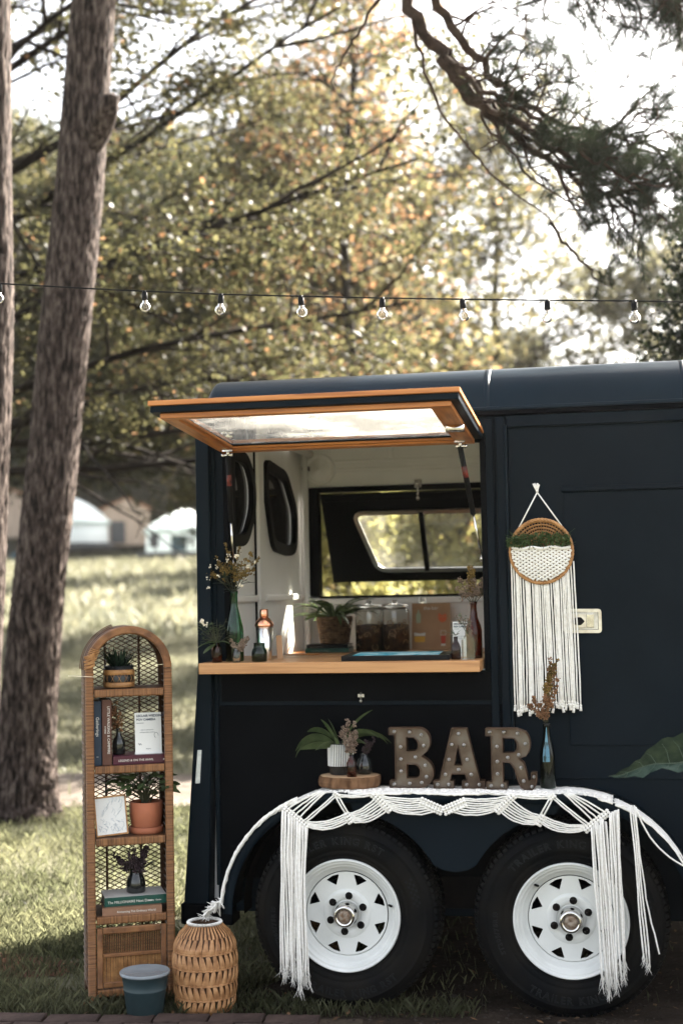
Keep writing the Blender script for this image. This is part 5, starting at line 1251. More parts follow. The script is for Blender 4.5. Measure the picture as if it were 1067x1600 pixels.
b = MB(); b.tube([wob(p,.0008) for p in bez((.040,YM,.757),(.085,YM,.60),(.22,YM,.545),12)],.0032,5); b.build('loose_cord','cotton',mr_)
# left rope tail running down the fender lip
b = MB()
for s_ in range(5):
    pts = []
    for i in range(22):
        a = pi*.615+(pi*.36)*i/21; q = 1+.0
        pts.append(wob((cx1+(rA+.012)*1.02*cos(a), -.016+.008*cos(i*1.1+s_*1.25), .345+(rA+.012)*sin(a)+.006*sin(i*1.1+s_*1.25)),.001))
    b.tube(pts,.0045,5)
b.build('left_tail','cotton',mr_,kind='stuff')
b = MB()
for i in range(60):
    t = rr.random(); p = Vector((-1.478-.055*t,-.03+rr.gauss(0,.01),.405-.045*t)); b.tube([p,p+Vector((rr.gauss(-.008,.01),rr.gauss(0,.01),rr.gauss(-.012,.01))),p+Vector((rr.gauss(-.018,.014),rr.gauss(0,.012),rr.gauss(-.022,.010)))],[.004,.003,.0006],4,False)
b.build('frayed_end','cotton',mr_,kind='stuff')

# ================================================================ MACRAME WALL HANGING
wh = thing('macrame_hanging','round wicker wall basket with white macrame pocket and long fringe on the side door','wall hanging',(-.275,.20,1.07))
HC = (-.276,1.676); HR = .115; HY = .175
b = MB()
for s_ in range(3):
    b.tube([((HC[0]+(HR+.0035*cos(9*a*2+s_*2.1))*cos(a)),HY+.0035*sin(18*a+s_*2.1)-.018,HC[1]+(HR*1.03+.0035*cos(18*a+s_*2.1))*sin(a)) for a in [2*pi*i/120 for i in range(121)]],.0040,6,False)
b.build('hoop','wicker',wh)
b = MB()
for i in range(60):
    a = 2*pi*i/60; b.tube([(HC[0]+.01*cos(a),HY+.035,HC[1]+.01*sin(a)),(HC[0]+.08*cos(a),HY+.035,HC[1]+.08*sin(a)),(HC[0]+HR*cos(a),HY-.015,HC[1]+HR*sin(a))],.0022,4,False)
for k in range(9):
    r_ = .02+k*.0115; b.tube([(HC[0]+r_*cos(a),HY+.031-(max(0,r_-.08)*1.4)+.0015*sin(a*30+k*pi),HC[1]+r_*sin(a)) for a in [2*pi*i/70 for i in range(71)]],.0036,5,False)
b.build('basket_back','wicker',wh,kind='stuff')
b = MB(); dz_ = -.004      # woven pocket: two diagonal families of flat cord
for sg in (1,-1):
    for k in range(-24,25):
        c0 = k*.0138; run = []
        for i in range(80):
            u = -.12+.24*i/79; v = sg*.62*u+c0
            ok = u*u+v*v < (HR-.004)**2 and v < .010+.004*cos(u*20)
            if ok: run.append((HC[0]+u,HY-.022-.022*(1-(u*u+v*v)/HR**2)+.0012*sin((u+sg*v)*300),HC[1]+v))
            elif len(run) > 2: b.tube(run[::4]+[run[-1]],.0041,4,False); run = []
            else: run = []
        if len(run) > 2: b.tube(run[::4]+[run[-1]],.0041,4,False)
for sg in (1,): 
    b.tube([(HC[0]-.108+.216*i/20,HY-.030-.018*sin(pi*i/20),HC[1]+.012+.003*cos(i*.9)) for i in range(21)],.006,6)
b.build('woven_pocket','cotton',wh,kind='stuff')
b = MB(); kn = (-.287,HY+.02,1.900)
b.tube([kn,(-.371,HY-.012,1.742)],.0028,6); b.tube([kn,(-.195,HY-.005,1.765)],.0028,6); b.tube([(-.195,HY-.005,1.765),(-.160,HY-.016,1.67)],.0026,6)
b.build('hanging_string','cotton',wh)
b = MB()
for i in range(22): b.tube([kn,Vector(kn)+Vector((rr.uniform(-.016,.010),-.003,.03+rr.uniform(-.002,.008)))],[.0022,.0018],4)
b.blob(Vector(kn)+Vector((0,-.003,.004)),.006); b.build('tassel','cotton',wh)
b = MB()
for i in range(40):
    u = -.112+.226*i/39+rr.uniform(-.002,.002); u += .0035*sin(u*170); v = -sqrt(max(0,(HR-.002)**2-min(abs(u),HR-.002)**2))*1.03 if abs(u) < .10 else -.03
    if abs(u) >= .10: v = -.02-.03*rr.random()
    zb_ = 1.072+.024*rr.random()+ (.012 if i > 20 else 0); bx = HC[0]+u*1.02+ .008*(u+.11)/.22; n = 13; grp = .010*sin(u*70)
    pts = []
    for k in range(n): t = k/(n-1); pts.append((HC[0]+u+(bx-HC[0]-u+grp*sin(pi*t)*.35)*t+rr.uniform(-.0008,.0008), HY-.012+.035*min(1,t*2)+rr.uniform(-.002,.002), HC[1]+v+(zb_-HC[1]-v)*t))
    b.tube(pts,.0029,5); b.blob((pts[-1][0],pts[-1][1]-.002,pts[-1][2]+.004),.0058,1)
    b.tube([pts[-1],(pts[-1][0]+rr.gauss(0,.003),pts[-1][1],pts[-1][2]-.016)],[.0045,.0055],5)
b.build('fringe','cotton',wh,kind='stuff')
b = MB(); r_ = random.Random(55)
for i in range(900):
    u = r_.uniform(-.125,.108); v = .034+r_.uniform(-.026,.036+.016*noise.noise(Vector((u*40,1,0))))*(1-abs(u)*3.6); p = Vector((HC[0]+u,HY-.034+r_.gauss(0,.012),HC[1]+v))
    b.quad(p,Vector([r_.uniform(-1,1) for _ in range(3)]).normalized()*r_.uniform(.005,.010),Vector([r_.uniform(-1,1) for _ in range(3)]).normalized()*.005)
for i in range(120):
    sd = -1 if r_.random() < .75 else 1; p = Vector((HC[0]+sd*r_.uniform(.05,.10),HY-.03,HC[1]+.03+r_.uniform(-.01,.03))); e = p+Vector((sd*r_.uniform(.01,.04),r_.gauss(0,.01),r_.uniform(-.01,.03))); b.tube([p,e],[.0008,.0004],3,False)
solo(b,'boxwood_greenery',leafm('boxwood_leaf',(.035,.062,.022),(.085,.12,.05),.25,30,.5,.3),'small leafy greenery filling the macrame wall pocket','plant',(0,0,0))

# ================================================================ STRING LIGHTS
cp_ = [(-2.48,-.05,2.62),(-2.05,-.06,2.615),(-1.776,-.02,2.595),(-1.47,-.06,2.579),(-1.16,-.11,2.560),(-.853,-.16,2.549),(-.556,-.21,2.542),(-.243,-.26,2.543),(.068,-.31,2.548),(.36,-.35,2.556),(.8,-.4,2.58)]
ca, cb_ = Vector((-2.46,-.134,2.77)), None
cp_ = [(-3.4,-.05,2.95),(-2.46,-.134,2.77),(-2.295,-.148,2.749),(-1.866,-.186,2.693),(-1.698,-.201,2.673),(-1.392,-.229,2.637),(-1.091,-.256,2.607),(-.787,-.283,2.577),(-.501,-.308,2.551),(-.206,-.334,2.525),(.084,-.36,2.501),(.245,-.374,2.485),(.516,-.398,2.466),(1.6,-.5,2.45)]
sg_ = thing('string_lights','black cord of clear globe string lights strung above the trailer roof','string lights',(-.8,-.28,2.40))
b = MB(); b.tube(cp_,.0030,6); b.build('cord','blackplastic',sg_)
def bulb_at(x,y,z,tilt):
    T = Matrix.Translation((x,y,z)) @ Matrix.Rotation(tilt,4,'Y')
    b = MB(); b.lathe([(.001,.002),(.008,.002),(.0085,-.004),(.0105,-.006),(.0112,-.030),(.0095,-.033),(.001,-.033)],14,T=T); s_ = b.build('socket','blackplastic',sg_)
    b = MB(); pr = [(.0085,-.033),(.0095,-.040)]+[(.0195*sin(a),-.058-.0195*cos(a)*-1 if False else -.0585+.0195*cos(a)) for a in [R(28)+(pi-R(28)-.02)*i/12 for i in range(13)]]
    inn = [(max(.0003,r-.0011),h+(.0011 if h < -.07 else 0)) for r,h in pr][::-1]
    b.lathe(pr+inn,24,T=T,closed=False); b.build('globe','bulb',s_)
    b = MB(); b.tube([T@Vector((0,0,-.033)),T@Vector((0,0,-.052))],[.0035,.0018],8); b.tube([T@Vector((-.004,0,-.052)),T@Vector((-.006,0,-.066)),T@Vector((0,0,-.060)),T@Vector((.006,0,-.066)),T@Vector((.004,0,-.052))],.0006,4); b.build('filament','filament',s_)
for i,(x,y,z) in enumerate([(-2.295,-.148,2.749),(-1.695,-.201,2.672),(-1.392,-.229,2.637),(-1.088,-.256,2.607),(-.787,-.283,2.577),(-.501,-.308,2.551),(-.206,-.334,2.525),(.084,-.36,2.501)]):
    bulb_at(x,y,z,[.05,-.04,.08,-.05,.03,-.10,.04,0][i])

# ================================================================ BROAD LEAF AT THE RIGHT EDGE
b = MB(); nv_, nu_ = 22, 6; vs = []
tip = Vector((-.047,-.401,.915)); basep = Vector((.44,-.37,.965))
for i in range(nv_+1):
    t = i/nv_; c = tip.lerp(basep,t); c.z += .028*sin(pi*t*.8)-.006*sin(t*17); w_ = .115*sin(pi*min(1,t**.85*.96+.015))**.8
    for j in range(-nu_,nu_+1):
        u = j/nu_; up = max(0,u); dn = max(0,-u)
        vs.append(c+Vector((.02*abs(u)+.004*sin(t*30+u*5), .55*w_*up-.35*w_*dn, .95*w_*up*min(1,.25+t*1.3)-.16*w_*dn+.006*sin(t*26+abs(u)*6)*abs(u)+.004*sin(t*60)*abs(u))))
k = 2*nu_+1; b.add(vs,[(i*k+j,i*k+j+1,(i+1)*k+j+1,(i+1)*k+j) for i in range(nv_) for j in range(k-1)],True)
t = thing('leafy_shrub','broad crinkled grey-green leaf reaching in at the right edge in front of the trailer','plant',(.62,-.42,0))
lo = MB(); lo.v = b.v; lo.f = [f for i,f in enumerate(b.f) if (i%(k-1)) < nu_]; lo.sm = [True]*len(lo.f); up_ = MB(); up_.v = b.v; up_.f = [f for i,f in enumerate(b.f) if (i%(k-1)) >= nu_]; up_.sm = [True]*len(up_.f)
up_.build('leaf',mat('crinkled_leaf',(.010,.017,.009),(.026,.037,.018),22,.6,.008,50,c3=(.016,.025,.013),spec=.08),t); lo.build('leaf_underside',mat('leaf_underside',(.020,.037,.028),(.046,.068,.053),26,.6,.006,50,spec=.08),t)
vn = MB(); rowv = [vs[i*k+nu_] for i in range(nv_+1)]; vn.tube([p_+Vector((0,-.004,0)) for p_ in rowv],[.0012+.0022*i/nv_ for i in range(nv_+1)],5)
for i in range(3,nv_-1,2):
    for sd in (1,-1): vn.tube([vs[i*k+nu_]+Vector((0,-.003,0)),vs[min(nv_,i-1)*k+nu_+sd*3]+Vector((0,-.004,0)),vs[max(0,i-2)*k+nu_+sd*(nu_-1)]+Vector((0,-.004,0))],[.0014,.0010,.0005],4,False)
vn.build('veins',mat('leaf_vein',(.05,.075,.045),(.035,.055,.035),40,.6),t)
b = MB(); b.tube(bez((.62,-.42,0),(.62,-.42,.8),(.44,-.37,.965),12),[.012]*6+[.007]*6,8); b.build('stalk','stem',t)
b = MB()
for i in range(9):
    a = i*.7; e = Vector((.66+.12*cos(a)+.06,-.42+.12*sin(a),.35+.07*i)); b.tube(bez((.62,-.42,0),(.62,-.42,.3),e,8),.007,5)
b.build('side_stalks','stem',t); 
for i in range(9):
    a = i*.7; e = Vector((.66+.12*cos(a)+.06,-.42+.12*sin(a),.35+.07*i)); lb = MB(); blade(lb,e,a*.9 if cos(a) > 0 else a*.2,.22,.12,.5,-.5,10,.2,shape='oval'); lb.build('leaf','pl_pale',t)

# ================================================================ TREES
def trunk_mesh(b, pts, rads, n=48, amp=.06, seg=160, seed=0, fr=9.0):
    """bark trunk: ridged plates as real relief"""
    vs = []
    pts = [Vector(p) for p in pts]; m = len(pts)-1
    for i in range(seg+1):
        t = i/seg*m; k = min(int(t),m-1); u = t-k; c = pts[k].lerp(pts[k+1],u); r = rads[k]+(rads[k+1]-rads[k])*u
        for j in range(n):
            a = 2*pi*j/n; q = Vector((cos(a)*r*fr, sin(a)*r*fr, c.z*fr*.28+seed))
            d = 1-abs(noise.noise(q*1.6))*2.2; d += .5*noise.noise(q*4); big = noise.noise(Vector((cos(a)*.8,sin(a)*.8,c.z*.7+seed)))
            rr = r*(1+amp*(d-.6)+.07*big); vs.append((c.x+rr*cos(a), c.y+rr*sin(a), c.z))
    b.add(vs,[(i*n+j,i*n+(j+1)%n,(i+1)*n+(j+1)%n,(i+1)*n+j) for i in range(seg) for j in range(n)],True)
pt = thing('pine_tree','big leaning pine trunk with a broken limb stub, its far limb crossing the top right','tree',(-4.05,4.18,-.05))
b = MB(); trunk_mesh(b,[(-4.12,4.18,-.15),(-4.11,4.18,.12),(-4.08,4.18,.5),(-3.94,4.12,1.68),(-3.765,4.08,3.01),(-3.60,4.05,4.34),(-3.45,3.99,5.68),(-3.25,3.95,7.4),(-3.0,3.9,9.6),(-2.9,3.9,12)],[.33,.25,.205,.176,.172,.168,.150,.14,.11,.07],120,.06,520,0,26)
b.build('trunk','bark',pt)
b = MB(); sp0 = Vector((-3.44,3.86,4.80)); 
vs_ = []
trunk_mesh(b,[(-3.50,4.0,4.55),(-3.42,3.95,4.72),(-3.335,3.88,4.84),(-3.29,3.86,4.93),(-3.285,3.855,4.95)],[.05,.10,.085,.062,.03],24,.10,40,5); b.build('limb_stub','bark',pt)
lt_ = thing('pine_tree','bark-edged pine trunk cut by the left frame edge','tree',(-3.75,2.8,-.05))
b = MB(); trunk_mesh(b,[(-3.93,2.86,-.1),(-3.86,2.82,.5),(-3.73,2.74,1.67),(-3.63,2.67,3.19),(-3.585,2.58,5.1),(-3.5,2.5,8),(-3.4,2.5,11)],[.19,.16,.142,.135,.128,.12,.06],90,.06,360,40,26); b.build('trunk','bark',lt_)

# --- pine limb with needle tufts
lb = MB(); tips = []
rp = random.Random(9)
def wig(pts, amt, n):
    out = []; P_ = [Vector(p) for p in pts]
    for i in range(len(P_)-1):
        for k in range(n): out.append(P_[i].lerp(P_[i+1],k/n)+Vector([rp.gauss(0,amt) for _ in range(3)]))
    out.append(P_[-1]); return out
main = [(-3.0,3.9,9.2),(-2.3,3.3,7.9),(-1.57,2.38,6.4),(-1.12,2.54,4.98),(-.98,2.58,4.70),(-.85,2.62,4.45),(-.64,2.67,4.20),(-.43,2.72,4.03),(-.23,2.77,3.88),(-.02,2.80,3.74),(.16,2.85,3.70)]
mp_ = wig(main,.012,5); lb.tube(mp_,[.052-.044*i/(len(mp_)-1) for i in range(len(mp_))],8)
mains4 = [(-.9,2.5,5.4),(-.5,2.6,5.15),(0,2.7,5.0),(.3,2.75,5.02)]
mp4 = wig(mains4,.02,7); lb.tube(mp4,[.03-.024*i/(len(mp4)-1) for i in range(len(mp4))],6)
main2 = [(-1.35,2.45,5.7),(-.96,2.6,4.98),(-.80,2.7,4.66),(-.58,2.8,4.42),(-.38,2.85,4.26),(-.15,2.9,4.14),(.08,2.9,4.08),(.30,2.9,3.98)]
mp2 = wig(main2,.012,5); lb.tube(mp2,[.034-.027*i/(len(mp2)-1) for i in range(len(mp2))],7)
main3 = [(-1.3,2.4,5.9),(-.85,2.6,5.25),(-.35,2.7,4.98),(.15,2.75,4.85),(.5,2.8,4.8)]
mp3 = wig(main3,.02,6); lb.tube(mp3,[.04-.032*i/(len(mp3)-1) for i in range(len(mp3))],6)
def twig(p, d, L, r, lvl):
    pts = [Vector(p)]; d = d.normalized()
    n = 6
    for i in range(n):
        d = (d+Vector([rp.gauss(0,.22) for _ in range(3)])+Vector((.04,0,-.03))).normalized(); pts.append(pts[-1]+d*L/n)
    lb.tube(pts,[r*(1-.75*i/n) for i in range(n+1)],4,False)
    if lvl > 0:
        for i in range(2,n+1):
            if rp.random() < .8: twig(pts[i],(d+Vector([rp.gauss(0,.8) for _ in range(3)])),L*.5,r*.55,lvl-1)
    tips.append((pts[-1],d))
    if lvl == 0 and rp.random() < .5: tips.append((pts[-3],d))
for q in range(5):       # thinner limbs running beside the main one
    o5 = Vector((rp.uniform(-.08,.14),rp.uniform(-.3,.3),rp.uniform(-.10,.14))); st_ = rp.randrange(18,30); arr5 = [p_+o5*min(1,(k-st_)/12)+Vector([rp.gauss(0,.006) for _ in range(3)]) for k,p_ in enumerate(mp_) if k >= st_]
    lb.tube(arr5,[.020-.015*i/(len(arr5)-1) for i in range(len(arr5))],5)
    for k in range(4,len(arr5),3): twig(arr5[k],Vector((rp.uniform(.2,1),rp.gauss(0,.5),rp.gauss(-.1,.5))),rp.uniform(.15,.3),.006,1)
for arr,lo,cnt,dn in ((mp_,24,38,-.35),(mp2,8,34,-.2),(mp3,7,60,.12),(mp4,3,60,.0)):
    for i in range(cnt):
        k = int(lo+(len(arr)-1-lo)*(i/(cnt-1))**.85); d = Vector((rp.uniform(.1,1),rp.gauss(0,.5),rp.gauss(dn+.1,.55))); L_ = rp.uniform(.22,.5)
        if arr is mp_ and k < 28 and rp.random() < .5: L_ *= .5
        twig(arr[k],d,L_,.010,1)
for (p0,p1,p2) in (((-1.02,2.56,4.75),(-1.02,2.5,4.1),(-.30,2.6,3.56)),((-.6,2.7,4.15),(-.5,2.7,3.85),(-.12,2.7,3.62)),((-.30,2.7,3.56),(-.15,2.7,3.3),(.0,2.75,3.2)),((-1.15,2.5,4.9),(-1.4,2.5,4.6),(-1.5,2.5,4.4))):
    pts = wig(bez(p0,p1,p2,9),.008,2); lb.tube(pts,[.011-.007*i/(len(pts)-1) for i in range(len(pts))],5,False)
    for k in range(8,len(pts),2): twig(pts[k],Vector((rp.uniform(-.2,1),rp.gauss(0,.5),rp.gauss(-.1,.5))),.14,.004,0)
lb.build('limb','bark3',pt)
nd = []
for (p,d) in tips:
    if p.x < -.60 and p.z < 4.9 and rp.random() < .85: continue
    if p.x < -.25 and p.z < 4.9 and rp.random() < .55: continue
    for i in range(46):
        a = Vector([rp.gauss(0,1) for _ in range(3)]).normalized(); e = (d*.9+a*.95).normalized()*rp.uniform(.07,.13); s_ = e.cross(Vector((.3,.5,.8))).normalized()*.0013; q = p-d*rp.uniform(0,.07)
        nd += [q-s_, q+s_, q+e]
o = npmesh('needles', np.array([tuple(v) for v in nd]), None, 'needle', 3, pt, 'stuff'); o.location = -pt.location

# --- deciduous trees
def leafpts(centers, per, spread, size, flat=.5, seed=1, horiz=.6, sky=None):
    r = np.random.default_rng(seed); C_ = np.repeat(np.array(centers),per,0); n = len(C_)
    p = C_ + r.normal(0,1,(n,3))*np.array([spread,spread,spread*flat])
    a = r.normal(0,1,(n,3)); a[:,2] *= horiz; a /= np.linalg.norm(a,axis=1)[:,None]
    c = r.normal(0,1,(n,3)); c[:,2] *= horiz; c -= a*(a*c).sum(1)[:,None]; c /= np.linalg.norm(c,axis=1)[:,None]
    s = size*(.6+.7*r.random(n))[:,None]; nrm = np.cross(a,c)
    V = np.stack([p-a*s*.5, p+c*s*.36-a*s*.05+nrm*s*.10, p+a*s*.5, p-c*s*.36-a*s*.05+nrm*s*.10],1); return V.reshape(-1,3)
def grow_tree(rnd, base, H, rad, limbs, L2, L3, upb=.12, flat=.25, wood_n=7, nb=8, nt=5, lean=(0,0)):
    """returns wood MB and the twig points that carry leaves. limbs = [(z, azimuth, elevation, length)]"""
    w = MB(); B = Vector(base); pts = [B+Vector((lean[0]*i/8*H*.1, lean[1]*i/8*H*.1, H*i/8))+Vector((rnd.gauss(0,.03)*i*.3,rnd.gauss(0,.03)*i*.3,0)) for i in range(9)]
    pts[0].z -= .3; w.tube(pts,[rad*(1.25 if i == 0 else 1-.9*(i/8)**1.1) for i in range(9)],12); tp = []
    def tz(z):
        u = max(0,min(7.99,z/H*8)); k = int(u); return pts[k].lerp(pts[k+1],u-k)
    for (z,az,el,L) in limbs:
        p = tz(z); d = Vector((cos(az)*cos(el),sin(az)*cos(el),sin(el))); n = 9; lp = [p.copy()]
        for i in range(n):
            d = (d+Vector((rnd.gauss(0,.10),rnd.gauss(0,.10),rnd.gauss(upb*.3,.06)-.035*i/3))).normalized(); lp.append(lp[-1]+d*L/n)
        r0_ = rad*.155*(L/5)**.7; w.tube(lp,[r0_*(1-.85*i/n)+.008 for i in range(n+1)],wood_n,False)
        for i in range(nb):
            k = 1.8+(n-1.8)*i/nb+rnd.uniform(-.3,.3); k0 = int(min(n-1,k)); q = lp[k0].lerp(lp[k0+1],k-k0 if k-k0 < 1 else 1); dd = (lp[k0+1]-lp[k0]).normalized()
            side = 1 if i%2 else -1; lat = Vector((-dd.y,dd.x,0)).normalized()*side; d2 = (dd*rnd.uniform(.4,.9)+lat*rnd.uniform(.5,1)+Vector((0,0,rnd.gauss(.05,flat)))).normalized()
            l2 = L2*rnd.uniform(.6,1.2)*(1-.35*i/nb); bp_ = [q.copy()]
            for s_ in range(5): d2 = (d2+Vector((rnd.gauss(0,.14),rnd.gauss(0,.14),rnd.gauss(-.01,.08)))).normalized(); bp_.append(bp_[-1]+d2*l2/5)
            w.tube(bp_,[.022-.018*s_/5 for s_ in range(6)],4,False)
            for s_ in range(nt):
                k1 = rnd.randrange(1,6); q2 = bp_[k1]; d3 = (d2+Vector((rnd.gauss(0,.7),rnd.gauss(0,.7),rnd.gauss(-.05,.22)))).normalized(); e = q2+d3*L3*rnd.uniform(.5,1.1)
                w.tube([q2,q2.lerp(e,.5)+Vector((0,0,.02)),e],.004,3,False)
                for tt in (.35,.7,1): tp.append(tuple(q2.lerp(e,tt)))
        tp.append(tuple(lp[-1]))
    return w, tp
# near maple, trunk just out of frame to the left
rm = random.Random(4)
limbs = [(2.9,-.05,.12,6.4),(3.3,.35,.22,6.6),(3.7,-.30,.28,6.0),(4.0,.10,.30,7.0),(4.4,.55,.30,6.5),(4.7,-.15,.42,6.5),(5.2,.25,.45,7.0),(5.6,-.45,.45,5.5),(5.9,.05,.55,6.6),(6.4,.45,.6,6.2),(6.9,-.2,.65,6),(7.4,.2,.8,5.5),(3.1,.9,.2,5.5),(4.2,1.3,.3,5.5),(5.3,1.0,.4,5.5),(3.6,2.4,.3,4.5),(5,3.3,.4,4.5),(4.5,-1.3,.3,3.5),(6,-1.0,.5,4),(6.6,1.6,.6,5),(2.7,.2,.02,6.2),(3.0,.6,.06,6.0)]
limbs = [(z,az,el,L*(.74 if abs(az) < .8 else .85)) for z,az,el,L in limbs]
bx_, by_ = -6.6, 7.4
w, tp = grow_tree(rm,(bx_,by_,0),9.5,.26,limbs,2.3,.75,nb=9,nt=6)
mt = thing('maple_tree','broad maple behind the pine trunks, its layered leafy limbs filling the upper left','tree',(bx_,by_,0))
w.build('trunk','bark2',mt)
tp = [p for p in tp if noise.noise(Vector((p[0]*1.5,p[1]*1.5,p[2]*2.2))) > .0 and p[2] > 3.0+.35*noise.noise(Vector((p[0],p[1],0)))]; LP = leafpts(tp,30,.16,.062,.45,3); o = npmesh('crown',LP,None,'leafg',4,mt,'stuff'); o.location = -mt.location
sel = [p for p in tp if rm.random() < .16]; LP = leafpts(sel,5,.16,.058,.5,5); o = npmesh('turning_leaves',LP,None,'leafo',4,mt,'stuff'); o.location = -mt.location
print('maple', len(tp))
# autumn tree in the middle
def decid(name, label, base, H, rad, nl, Ls, el, seed, L2, L3, per, spr, size, mats, z0=.3, group=None, nb=7, nt=5, az=None, flat=.3):
    r_ = random.Random(seed); limbs = []
    for i in range(nl):
        u = i/(nl-1); z = H*(z0+(.96-z0)*u); limbs.append((z, (i*2.4+r_.uniform(-.4,.4)) if az is None else r_.uniform(*az), el[0]+(el[1]-el[0])*u, Ls*(1-.55*u)*r_.uniform(.8,1.15)))
    w, tp = grow_tree(r_,base,H,rad,limbs,L2,L3,nb=nb,nt=nt,flat=flat)
    t = thing(name,label,'tree',base,0,group); w.build('trunk','bark2',t)
    for q,(m_,fr) in enumerate(mats):
        s_ = [p for p in tp if r_.random() < fr]
        if s_: o = npmesh('crown' if q == 0 else 'mixed_leaves', leafpts(s_,per,spr,size,.6,seed+q), None, m_, 4, t, 'stuff'); o.location = -t.location
    return t
decid('autumn_tree','orange-tinted autumn tree rising behind the middle of the trailer roof',(-3.15,12.2,gz(-3.1,12.2)),10.5,.10,36,1.5,(.1,1.0),12,.75,.4,7,.13,.075,[('leafo',.26),('leafp',.16),('leafy',.14)],z0=.12,flat=.4)
decid('slender_tree','pale slender tree with a visible grey trunk above the trailer roof, right of centre',(-2.05,20.7,gz(-2,20.7)),9.6,.15,26,2.6,(.5,1.15),15,1.3,.7,7,.24,.13,[('leafp',.26),('leafy',.10)],z0=.28)
decid('slender_tree','pale thin tree just left of the slender grey-trunked one',(-3.3,19.8,gz(-3.3,19.8)),8.6,.10,22,2.3,(.3,1.0),17,1.2,.6,8,.22,.12,[('leafp',.24),('leafy',.2)],z0=.2)
decid('rounded_tree','low pale rounded tree above the right part of the trailer roof',(.6,22.5,gz(.6,22.5)),6.6,.13,22,2.6,(.2,.9),19,1.3,.7,8,.22,.13,[('leafp',.5),('leafg',.3)],z0=.2)
decid('rounded_tree','darker green rounded tree nearest the cedar above the roof',(3.6,27,gz(3.6,27)),6.0,.14,22,3.1,(.15,.8),23,1.6,.8,9,.26,.15,[('leafg',.5),('leafp',.4)],z0=.15)
decid('yellow_tree','yellow-green leafy tree between the maple and the orange tree',(-4.6,16.5,gz(-4.6,16.5)),8.2,.12,24,2.8,(.1,1.0),29,1.6,.7,10,.22,.12,[('leafg',.55),('leafy',.35),('leafo',.12)],z0=.46)
for q,(px_,d_,H_,lab_) in enumerate([(72,30,9.5,'dark bushy tree behind the pine trunk, nearer than the tents'),(335,34,9.5,'dark bushy tree just left of the raised hatch'),(400,31,9.5,'olive bushy tree directly above the raised hatch')]):
    u_ = (px_-533)/2222; x_ = d_*(-sin(PSI)+u_*cos(PSI)); y_ = -5.22+d_*(cos(PSI)+u_*sin(PSI))
    decid('bushy_tree',lab_,(x_,y_,gz(x_,y_)),H_,.16,30,3.3 if q != 1 else 4.0,(.1,.9),200+q,1.6,.8,12,.26,.125,[('leafd',.55),('leafg',.5),('leafy',.12)],z0=.33)
# shrubs seen through the far opening of the trailer
for i,(x,y,h,mt1,mt2,lab) in enumerate([(-3.0,10.6,2.7,'shrub1','shrub1','orange shrub seen through the left window pane of the trailer'),(-1.6,9.6,2.9,'shrub1','shrub1','tawny shrub seen through the middle of the far trailer window'),(-.5,10.2,3.0,'shrub2','shrub1','coppery shrub seen at the right of the far trailer window'),(.9,10.8,2.8,'shrub1','shrub1','pale shrub behind the trailer at the right'),(2.4,10.5,2.6,'shrub1','shrub1','green shrub behind the trailer near its front end')]):
    decid('shrub',lab,(x,y,gz(x,y)),h,.05,16,1.0,(.3,1.2),60+i,.6,.35,11,.13,.075,[(mt1,.5),(mt2,.5)],z0=.06,nb=6,nt=5)
# cedar at the right edge
rc_ = random.Random(8); w = MB(); w.tube([(.80,4.2,-.1),(.80,4.2,2),(.82,4.2,4.6)],[.09,.07,.01],8); cs = []
for i in range(300):
    z = .3+4.3*i/300; rr_ = .92*(1-((z-.3)/4.6)**1.6)*rc_.uniform(.55,1.12); a = rc_.uniform(0,6.28); e = (.80+rr_*cos(a),4.2+rr_*sin(a),z+.12); w.tube([(.80,4.2,z),e],[.012,.004],3,False)
    for t_ in (.5,.7,.85,1): cs.append((.80+(e[0]-.80)*t_,4.2+(e[1]-4.2)*t_,z+.12*t_))
ct = thing('cedar_tree','dark dense cedar at the right edge behind the trailer','tree',(.80,4.2,0)); w.build('trunk','bark2',ct)
o = npmesh('crown',leafpts(cs,46,.085,.045,1.0,9,1.0),None,'cedar',4,ct,'stuff'); o.location = -ct.location

# far forest behind the tents: three prototypes copied with shared meshes
protos = []
for s_,H,zz in ((101,19,.18),(102,23,.30),(103,15,.12)):
    m1,m2 = [('leafd','leafg'),('leafd','leafp'),('leafg','leafy')][s_-101]
    protos.append(decid('forest_tree','tall dark forest tree in the wood beyond the tents',(0,0,0),H,.32,30,H*.24,(.1,.9),s_,2.6,1.4,13,.55,.36,[(m1,.7),(m2,.35)],z0=zz,group='forest trees beyond the tents',nb=7,nt=5))
ft = []; fpx = []; r_ = random.Random(71)
for row in range(3):
    for i in range(19):
        d = 106+row*11+r_.uniform(-3,3); px = -40+i*66+r_.uniform(-22,22)+row*20; u = (px-533)/2222
        x = d*(-sin(PSI)+u*cos(PSI)); y = -5.22+d*(cos(PSI)+u*sin(PSI)); hs_ = 1.2 if px < 600 else .62 if px < 860 else .50
        ft.append((x,y,hs_*r_.uniform(.85,1.12))); fpx.append(px)
for i in range(9):      # a nearer rank between the field and the middle trees
    px = 380+i*88+r_.uniform(-20,20); d = 55+r_.uniform(-6,6); u = (px-533)/2222
    ft.append((d*(-sin(PSI)+u*cos(PSI)), -5.22+d*(cos(PSI)+u*sin(PSI)), (.40 if px < 700 else .26)*r_.uniform(.9,1.1)))
for i,(x,y,s_) in enumerate(ft):
    k = i%3; o = protos[k] if i < 3 else copy_tree(protos[k]); o.location = (x,y,gz(x,y)-.2); o.rotation_euler = (0,0,r_.uniform(0,6.28)); o.scale = (s_,s_,s_)
    if i < len(fpx):
        w_ = 'behind the tents at the left' if fpx[i] < 330 else 'above the open serving hatch' if fpx[i] < 640 else 'above the right part of the trailer roof'
        o['label'] = 'tall dark forest tree far back, '+w_; o['group'] = 'forest trees '+w_
    if i >= len(ft)-9: o['label'] = 'leafy tree in the middle distance behind the trailer'; o['group'] = 'middle distance trees behind the trailer'

